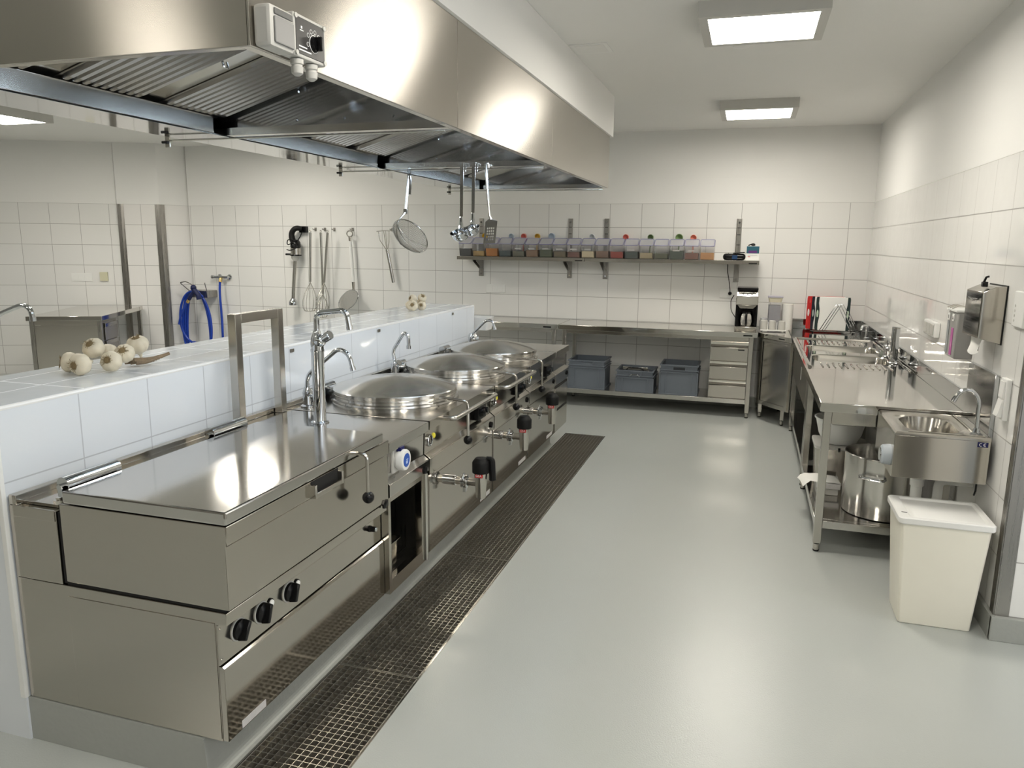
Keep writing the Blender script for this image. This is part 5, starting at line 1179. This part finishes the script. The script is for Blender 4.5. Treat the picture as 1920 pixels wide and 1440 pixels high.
# skimmer with a white handle
r = root('wall_skimmer', 'big perforated skimmer with white handle hanging on the back wall', 'skimmer', (-4.53, 8.13, .89))
b = B(); b.tube([(-4.548 + .045 * cos(a), YT - .02 - .012 * cos(a), 1.765 + .034 * sin(a)) for a in [2 * pi * k / 18 for k in range(18)]], .007, 8, closed=True); build(b, 'ring', M['tube'], r)
b = B(); b.tube([(-4.549, YT - .02, 1.73), (-4.545, YT - .02, 1.68)], .017, 10); b.tube([(-4.513, YT - .03, 1.20), (-4.506, YT - .035, 1.07)], lambda t: .020 - .005 * t, 10); build(b, 'socket', M['tube'], r)
b = B(); b.tube([(-4.546, YT - .02, 1.68), (-4.513, YT - .03, 1.20)], .0195, 12); build(b, 'handle', M['white_pl'], r)
uu = Vector((.86, -.25, .40)).normalized(); vv = Vector((-.30, .35, .86)); vv = (vv - uu * vv.dot(uu)).normalized(); cc_ = Vector((-4.575, YT - .055, .985))
b = B(); n = 20; RA, RB = .178, .088; cu = 2 * RA / n; cv = 2 * RA / n
def ins(i, j, f=1.0): return ((i + .5 - n / 2) / (n / 2)) ** 2 + ((j + .5 - n / 2) / (n / 2)) ** 2 * 1.0 <= f
b.perf(cc_ - uu * RA - vv * RA * .62, uu * cu, vv * cv * .62, n, n, (.28, .28), lambda i, j: ins(i, j, .97), lambda i, j: ins(i, j, .78)); build(b, 'perforated_disc', M['bright'], r)
b = B(); b.tube([cc_ + uu * (RA * cos(a)) + vv * (RA * .62 * sin(a)) for a in [2 * pi * k / 40 for k in range(40)]], .005, 6, closed=True); build(b, 'disc_rim', M['chrome'], r)
# flat folding whisk, hanging upside down
r = root('flat_whisk', 'small wire masher hanging upside down on the back wall, handle pointing down', 'whisk', (-4.04, YT, 1.21))
b = B(); b.tube([(-4.064, YT - .02, 1.585), (-4.028, YT - .015, 1.39), (-3.995, YT - .01, 1.205)], .019, 12); build(b, 'handle', M['tube'], r)
for pts in ([(-4.068, 1.585), (-4.155, 1.70), (-4.165, 1.795)], [(-4.055, 1.585), (-4.03, 1.68), (-4.03, 1.800)], [(-4.062, 1.585), (-4.085, 1.70), (-4.10, 1.80)], [(-4.190, 1.793), (-4.10, 1.803), (-4.01, 1.800)], [(-4.060, 1.585), (-4.065, 1.68), (-4.075, 1.80)]):
    b = B(); b.tube([(x, YT - .03, z) for x, z in pts], .0045, 6, fil=.03); build(b, 'wire', M['tube'], r)

# ------------------------------------------------------------------ utensils hanging from the hood rail
YR = 4.315
def ladle(x, zt, zb, R, label):
    r = root('soup_ladle', label, 'ladle', (x, YR, zb - .06), 'ladles hanging from the hood')
    b = B(); b.tube([(x, YR + .012, 2.090), (x, YR + .012, 2.128), (x, YR - .012, 2.136), (x, YR - .014, 2.05)], .006, 6, fil=.015); hk = b
    b2 = B(); b2.prism([(x - .011, YR - .018, 2.136), (x + .011, YR - .018, 2.136), (x + .009, YR - .030, zb + .03), (x - .009, YR - .030, zb + .03)], (0, -.003, 0)); b2.box(x - .011, x + .011, YR - .021, YR + .014, 2.1365, 2.139); b2.box(x - .011, x + .011, YR + .011, YR + .014, 2.09, 2.1365); build(b2, 'handle', M['tube'], r); hk.bm.free()
    c = (x - .004, YR - .030, zb - .012)
    b = B(); b.tube([(x, YR - .032, zb + .06), (x, YR - .034, zb + .015), (x, YR - .04, zb - .01)], lambda t: .010 + .006 * t, 10); build(b, 'neck', M['chrome'], r)
    b = B(); pr = [(R * cos(rad(a)), R * .95 * sin(rad(a))) for a in range(-90, 1, 10)]; pr += [(R * 1.04, .003), (R * 1.04, .006), (R * .97, .005)]; pr += [(R * .95 * cos(rad(a)), R * .9 * sin(rad(a))) for a in range(-4, -91, -12)]
    ax = Vector((-.12, -.40, .9)).normalized(); b.lathe((x, YR - .055, zb - .03), pr, 36, axis=ax, cap0=True, cap1=True); build(b, 'bowl', M['chrome'], r)
ladle(-1.651, 2.14, 1.768, .058, 'polished ladle hanging from the hood, the left and larger one')
ladle(-1.578, 2.14, 1.790, .049, 'polished ladle hanging from the hood, the right and smaller one')
r = root('slotted_turner', 'slotted steel turner hanging from the hood, right of the two ladles', 'turner', (-1.48, YR, 1.67))
b = B(); b.tube([(-1.498, YR + .012, 2.10), (-1.500, YR + .006, 2.136), (-1.503, YR - .016, 2.134), (-1.495, YR - .02, 2.0), (-1.474, YR - .03, 1.832), (-1.466, YR - .03, 1.812)], .0075, 10, fil=.012); build(b, 'handle', M['tube'], r)
P4 = [Vector((-1.512, YR - .035, 1.672)), Vector((-1.438, YR - .035, 1.676))]
b = B(); u = (P4[1] - P4[0]) / 6; v = Vector((.012, .004, .128)) / 8
b.perf(P4[0], u, v, 6, 8, (.36, .40), holes=lambda i, j: 0 < i < 5 and 1 <= j <= 5); build(b, 'blade', M['chrome'], r)
b = B(); b.prism([P4[0] + v * 8, P4[1] + v * 8, Vector((-1.455, YR - .033, 1.816)), Vector((-1.478, YR - .033, 1.816))], (0, .003, 0)); build(b, 'shoulder', M['chrome'], r)
# spider strainer
r = root('spider_strainer', 'round wire mesh strainer hanging from the hood by its long wire handle', 'strainer', (-1.99, YR, 1.62))
cS = Vector((-1.985, YR - .03, 1.712)); fwd = Vector((-.37, .92, -.05)).normalized()
rgt = fwd.cross(Vector((0, 0, 1))).normalized(); upv = rgt.cross(fwd)
nO = (fwd * .60 + (rgt * .62 + upv * .78) * .8).normalized(); mj = (rgt * .78 - upv * .62).normalized(); mj = (mj - nO * mj.dot(nO)).normalized(); mn = nO.cross(mj); RS = .121
b = B(); b.tube([cS + mj * (RS * cos(a)) + mn * (RS * sin(a)) for a in [2 * pi * k / 48 for k in range(48)]], .0035, 8, closed=True); build(b, 'rim', M['tube'], r)
def cap(u, v): q = min(1, (u * u + v * v) / RS ** 2); return cS + mj * u + mn * v - nO * (.045 * (1 - q))
b = B(); nw = 34
for k in range(1, nw):
    t = -RS + 2 * RS * k / nw; L_ = math.sqrt(RS * RS - t * t)
    for sw in (0, 1):
        b.tube([cap(t, -L_ + 2 * L_ * i / 14) if sw else cap(-L_ + 2 * L_ * i / 14, t) for i in range(15)], .0009, 3, caps=False)
build(b, 'mesh', M['dark_steel'], r)
top = Vector((-1.998, YR, 2.115)); tie = Vector((-2.020, YR - .015, 1.86))
def inplane(x, z):
    dx, dz = x - cS.x, z - cS.z; D = mj.x * mn.z - mn.x * mj.z
    return ((dx * mn.z - mn.x * dz) / D, (mj.x * dz - dx * mj.z) / D)
st_ = inplane(-2.043, 1.795)
for k, tg in enumerate(((-2.066, 1.668), (-1.945, 1.619), (-1.878, 1.655))):
    en = inplane(*tg); on = []
    for i in range(13):
        t = i / 12; bow = [-.0, .012, .02][k] * sin(pi * t)
        u_, v_ = st_[0] + (en[0] - st_[0]) * t + bow, st_[1] + (en[1] - st_[1]) * t
        f = math.hypot(u_, v_)
        if f > RS: u_, v_ = u_ * RS / f, v_ * RS / f
        on.append(cap(u_, v_) - nO * .003)
    b = B(); b.tube([top + Vector((.005 * (k - 1), 0, 0)), tie + Vector((.006 * (k - 1), 0, 0))] + on, .0026 + .0012 * (k == 1), 6); build(b, 'strap', M['tube'], r)
b = B(); b.box(tie.x - .012, tie.x + .012, tie.y - .008, tie.y + .006, tie.z - .016, tie.z + .016, .003); build(b, 'tie', M['dark_steel'], r)
b = B(); b.box(top.x - .011, top.x + .011, top.y - .006, top.y + .006, 1.96, 2.112, .002); b.tube([top + Vector((0, .006, -.01)), top + Vector((0, .012, .004)), top + Vector((0, -.006, .012)), top + Vector((0, -.01, -.01))], .004, 6, fil=.01); build(b, 'handle', M['chrome'], r)

# ------------------------------------------------------------------ hose, holder and wall tap
r = root('hose_holder', 'steel wire holder on the back wall carrying the coiled blue hose', 'hose holder', (-6.75, 8.12, .93))
b = B(); b.box(-6.80, -6.52, 8.01, 8.2045, .955, 1.045, .006); build(b, 'trough', M['trim'], r)
for pts in ([(-6.80, 8.02, 1.04), (-6.83, 7.90, 1.145), (-6.74, 7.90, 1.16), (-6.67, 7.90, 1.135), (-6.66, 8.02, 1.04)], [(-6.53, 8.02, 1.04), (-6.46, 7.90, 1.15)]):
    b = B(); b.tube(pts, .006, 6, fil=.02); build(b, 'wire_hook', M['dark_steel'], r)
r = root('garden_hose', 'blue hose coiled on the back wall holder, running to the wall tap', 'hose', (-6.83, 8.0, .1))
b = B(); pts = [(-6.405, 8.12, 1.15), (-6.40, 8.10, 1.0), (-6.36, 8.06, .60)]
rn = random.Random(3)
pts += [(-6.36, 8.03, .30), (-6.45, 8.0, .0 + .10)]
for lp in range(4):
    ax_, az_ = .19 + .022 * lp, [.55, .50, .44, .33][lp]; cx_ = -6.68 + .008 * lp; zt_ = 1.055 - .006 * lp
    for k in range(20):
        a = -pi / 2 - 2 * pi * k / 20
        if lp == 3 and k > 12: break
        pts.append((cx_ + (ax_ + .035 * sin(a * .5)) * cos(a), 7.985 - .022 * lp + .006 * sin(3 * a), zt_ - az_ + az_ * sin(a)))
P_ = [Vector(p) for p in pts]
sm = []
for i in range(len(P_) - 1):
    p0, p1, p2, p3 = P_[max(i - 1, 0)], P_[i], P_[i + 1], P_[min(i + 2, len(P_) - 1)]
    for k in range(4):
        t = k / 4; sm.append(.5 * ((2 * p1) + (p2 - p0) * t + (2 * p0 - 5 * p1 + 4 * p2 - p3) * t * t + (3 * p1 - p0 - 3 * p2 + p3) * t ** 3))
sm.append(P_[-1]); b.tube(sm, .0145, 10); build(b, 'tube', M['hose'], r)
b = B(); b.tube([(-6.86, 7.87, .62), (-6.82, 7.87, .76), (-6.71, 7.87, .905)], .0135, 10, fil=.2); build(b, 'tail', M['hose'], r)
b = B(); b.cyl((-6.712, 7.87, .902), (-6.685, 7.87, .938), .020, n=14); build(b, 'connector', M['brass'], r)
b = B(); b.tube([(-6.682, 7.87, .942), (-6.63, 7.87, 1.01), (-6.595, 7.87, 1.05)], .021, 12); b.tube([(-6.62, 7.87, 1.09), (-6.54, 7.87, 1.0), (-6.53, 7.87, .945)], .030, 12, fil=.02); b.sph((-6.605, 7.87, 1.09), .036, n=14); build(b, 'spray_gun', plain('dark_blue_gun', (.006, .012, .07), .4), r)
r = root('wall_tap', 'chrome wall valve with brass outlet feeding the blue hose', 'tap', (-6.40, 8.16, 1.16))
for x in (-6.46, -6.315):
    b = B(); b.lathe((x, 8.204, 1.215), [(.032, 0), (.032, .012), (.018, .016), (.018, .05)], 20, axis=(0, -1, 0), cap1=True); build(b, 'wall_flange', M['chrome'], r)
b = B(); b.cyl((-6.50, 8.15, 1.213), (-6.30, 8.15, 1.213), .017, n=16); build(b, 'body', M['chrome'], r)
b = B(); b.lathe((-6.50, 8.15, 1.213), [(.012, 0), (.012, .012), (.022, .016), (.022, .045), (.016, .05)], 16, axis=(-1, 0, 0), cap1=True); build(b, 'handle', M['chrome'], r)
b = B(); b.cyl((-6.405, 8.14, 1.20), (-6.405, 8.125, 1.15), .021, n=14); build(b, 'outlet', M['brass'], r)
# ------------------------------------------------------------------ left side of the kitchen
TH = rad(25.8); ex = Vector((cos(TH), sin(TH), 0)); ey = Vector((-sin(TH), cos(TH), 0)); O = Vector((-6.660, 6.478, 0))
XM = Matrix(((ex.x, ey.x, 0, O.x), (ex.y, ey.y, 0, O.y), (0, 0, 1, 0), (0, 0, 0, 1)))
r = root('side_bench', 'stainless bench with closed end panel on the far left side of the kitchen', 'work bench', tuple(O + ex * -.38 + ey * .7))
b = B(); b.box(-.76, 0, 0, 1.36, .805, .853, .002, xf=XM); build(b, 'worktop', M['bench'], r)
for x, y in ((-.735, .012), (-.055, .012), (-.055, 1.30), (-.735, 1.30)):
    b = B(); b.box(x, x + .042, y, y + .042, 0, .804, .002, xf=XM); build(b, 'leg', M['trim'], r)
b = B(); b.box(-.69, -.057, .020, .026, .16, .755, xf=XM); build(b, 'end_panel', M['smooth'], r)
b = B(); b.box(-.69, -.057, .016, .03, .757, .803, .002, xf=XM); build(b, 'rail', M['smooth'], r)
b = B(); b.box(-.69, -.04, .10, 1.29, .14, .18, xf=XM); build(b, 'shelf', M['top'], r)
b = B(); b.box(-.66, -.03, .10, .50, .1805, .78, xf=XM); build(b, 'drawer_housing', M['smooth'], r)
for k in range(3):
    z0 = .19 + .195 * k
    b = B(); b.box(-.029, -.012, .105, .495, z0, z0 + .14, .002, xf=XM); d = build(b, 'drawer', M['smooth'], r)
    b = B(); b.box(-.029, -.004, .105, .495, z0 + .142, z0 + .185, .003, xf=XM); build(b, 'handle_strip', M['bench'], d)
def left_plate(t0, t1, z0, z1, off, th, name, mat, par):
    q = Vector((PL[0], PL[1], 0)); d = Vector(LD); n = Vector((LD[1], -LD[0], 0))
    b = B(); b.prism([tuple(q + d * t0 + n * off + Vector((0, 0, z0))), tuple(q + d * t1 + n * off + Vector((0, 0, z0))), tuple(q + d * t1 + n * off + Vector((0, 0, z1))), tuple(q + d * t0 + n * off + Vector((0, 0, z1)))], tuple(n * th), .002)
    return build(b, name, mat, par)
q = Vector((PL[0], PL[1], 0)) + Vector(LD) * -.47
r = root('socket_panel', 'white triple socket panel on the far left wall above the side bench', 'socket', (q.x, q.y, 1.155), 'white socket panels')
left_plate(-.590, -.350, 1.152, 1.256, .0005, .010, 'frame', M['white_pl'], r)
for k in range(3): left_plate(-.570 + .068 * k, -.506 + .068 * k, 1.168, 1.240, .0108, .004, 'insert', M['white_pl'], r)
q = Vector((PL[0], PL[1], 0)) + Vector(LD) * -.205
r = root('thermostat', 'small yellowish square box on the far left wall, right of the socket panel', 'box', (q.x, q.y, 1.16))
left_plate(-.255, -.165, 1.160, 1.268, .0005, .028, 'housing', plain('yellowed_plastic', (.60, .58, .42), .4), r)
r = root('long_tap', 'chrome tap spout reaching in from the left edge over the half wall', 'tap', (-5.3, 4.0, .0))
b = B(); b.tube([(-5.32, 4.0, .86), (-5.30, 4.0, 1.04), (-5.02, 4.0, 1.147), (-4.80, 4.0, 1.222), (-4.725, 4.0, 1.205), (-4.712, 4.0, 1.128)], .0175, 14, fil=.05, seg=8); build(b, 'spout', M['chrome'], r)
b = B(); b.cyl((-4.712, 4.0, 1.140), (-4.711, 4.0, 1.112), .021, n=16); build(b, 'aerator', M['chrome'], r)
b = B(); b.cyl((-5.32, 4.0, 0), (-5.32, 4.0, .87), .03, n=16); build(b, 'column', M['tube'], r)
b = B(); b.prism([(-8.9, 6.9, .0), (-8.0, 7.35, .0), (-7.6, 6.5, .0), (-8.5, 6.1, 0)], (0, 0, .02)); b.bm.free()
# ------------------------------------------------------------------ garlic on the half wall
M['garlic'] = plain('garlic_skin', (.70, .62, .47), .55, noise=.12, nscale=22, bump=.2)
M['garlic_root'] = plain('garlic_root', (.25, .18, .09), .9, noise=.4, nscale=300)
M['garlic_dry'] = plain('garlic_dry_stalk', (.22, .16, .10), .8, noise=.5, nscale=60)
def garlic(p, R, ax, label, group, seed, tuft=True):
    rn = random.Random(seed); r = root('garlic_bulb', label, 'garlic', (p[0], p[1], p[2] - R), group)
    t = Vector(ax).normalized(); a = t.orthogonal().normalized(); bb = t.cross(a); nl = rn.choice((7, 8, 9)); ph = rn.random() * 6; n = 40; rings = []
    prof = [(.22, .88), (.45, .86), (.75, .70), (.95, .40), (1.0, .05), (.92, -.30), (.72, -.58), (.45, -.78), (.25, -.95), (.16, -1.2), (.12, -1.42)]
    for q, z in prof:
        ring = []
        for k in range(n):
            th = 2 * pi * k / n; w = 1 + .075 * abs(cos(nl * th / 2 + ph)) * (1 if abs(z) < .8 else .4) - .04
            ring.append(Vector(p) + t * (z * R * .92) + a * (q * R * w * cos(th)) + bb * (q * R * w * sin(th)))
        rings.append(ring)
    b = B(); b.ring_loft(rings); build(b, 'bulb', M['garlic'], r, sharp=60)
    if tuft:
        b = B(); c = Vector(p) + t * (R * .80)
        b.lathe(c, [(R * .42, -.002), (R * .30, R * .04), (R * .1, R * .05)], 14, axis=t, cap1=True)
        for k in range(46):
            th = rn.random() * 2 * pi; q = rn.random() ** .5 * R * .40; e = rn.uniform(.10, .24) * R
            s_ = c + a * (q * cos(th)) + bb * (q * sin(th)); o_ = (a * cos(th) + bb * sin(th)) * (q * rn.uniform(.2, 1.0))
            b.tube([s_, s_ + t * e * .6 + o_ * .4, s_ + t * e * .7 + o_ + Vector((rn.uniform(-1, 1), rn.uniform(-1, 1), rn.uniform(-1, 1))) * R * .05], .0007, 3, caps=False)
        build(b, 'root_tuft', M['garlic_root'], r)
    return r
g1 = 'garlic bulbs of the near bunch on the half wall'
Z0 = CT + .001
garlic((-2.560, 2.318, Z0 + .040), .040, (-.75, -.62, .12), 'garlic bulb at the left end of the near bunch, roots facing left', g1, 1)
garlic((-2.470, 2.283, Z0 + .043), .043, (.02, -.97, -.05), 'frontmost garlic bulb of the near bunch, roots facing the camera', g1, 2)
garlic((-2.515, 2.395, Z0 + .088), .042, (.12, -.70, .62), 'garlic bulb raised on the others in the middle of the near bunch', g1, 3)
garlic((-2.420, 2.385, Z0 + .041), .041, (.20, -.95, .35), 'garlic bulb at the front right of the near bunch, roots facing the camera', g1, 4)
garlic((-2.445, 2.480, Z0 + .058), .040, (.30, -.70, .55), 'garlic bulb behind the front right one of the near bunch', g1, 5)
garlic((-2.545, 2.495, Z0 + .062), .034, (-.2, .3, .9), 'small smooth pale garlic bulb peeking out in the near bunch', g1, 6, False)
garlic((-2.500, 2.610, Z0 + .075), .045, (.10, -.35, .92), 'garlic bulb at the far end of the near bunch, roots pointing up', g1, 7)
r = root('garlic_stalk', 'dried brown garlic stalks sticking out at the right of the near bunch', 'garlic', (-2.42, 2.55, Z0))
b = B(); rn = random.Random(5)
for k in range(7): b.tube([(-2.47 + .01 * k, 2.50, Z0 + .020 + .004 * (k % 3)), (-2.43 + .008 * k, 2.54, Z0 + .022 + .005 * (k % 2)), (-2.385 + .006 * k, 2.575 + .008 * k, Z0 + .022 + .004 * k)], lambda t: .011 - .004 * t, 7, fil=.02)
build(b, 'stalks', M['garlic_dry'], r)
g2 = 'garlic bulbs of the far bunch on the half wall'
for i, (x, y, h, R, lb) in enumerate(((-2.52, 5.42, .036, .036, 'garlic bulb at the left end of the far bunch'), (-2.465, 5.355, .040, .040, 'frontmost garlic bulb in the middle of the far bunch'), (-2.425, 5.43, .036, .036, 'garlic bulb at the front right of the far bunch'), (-2.49, 5.41, .088, .034, 'garlic bulb lying on top at the left of the far bunch'), (-2.43, 5.45, .094, .034, 'garlic bulb lying on top at the right of the far bunch'), (-2.46, 5.50, .060, .034, 'rearmost garlic bulb of the far bunch'))):
    garlic((x, y, Z0 + h), R, random.Random(i + 30).choice(((.2, -.9, .3), (-.5, -.8, .3), (.5, -.6, .6), (.1, -.5, .85))), lb, g2, 20 + i)
# white tub on the far end of the half wall
r = root('hanging_tub', 'white plastic tub hooked on the far end of the half wall', 'tub', (-2.22, 6.2, .93))
b = B(); b.ring_loft([rrect(-2.31, -2.13, 6.125, 6.27, .935, .02), rrect(-2.33, -2.11, 6.110, 6.285, 1.045, .02), rrect(-2.326, -2.114, 6.114, 6.281, 1.045, .02), rrect(-2.306, -2.134, 6.129, 6.266, .942, .02)], True, True); build(b, 'tub', M['white_pl'], r)
for x in (-2.335, -2.262):
    b = B(); b.lathe((x, 6.1005, 1.108), [(.026, 0), (.026, .006), (.015, .012), (.010, .02)], 18, axis=(0, 1, 0), cap0=True, cap1=True); b.tube([(x, 6.122, 1.105), (x, 6.124, 1.05), (x, 6.116, 1.046)], .008, 8); build(b, 'suction_hook', M['clear_grey'], r)
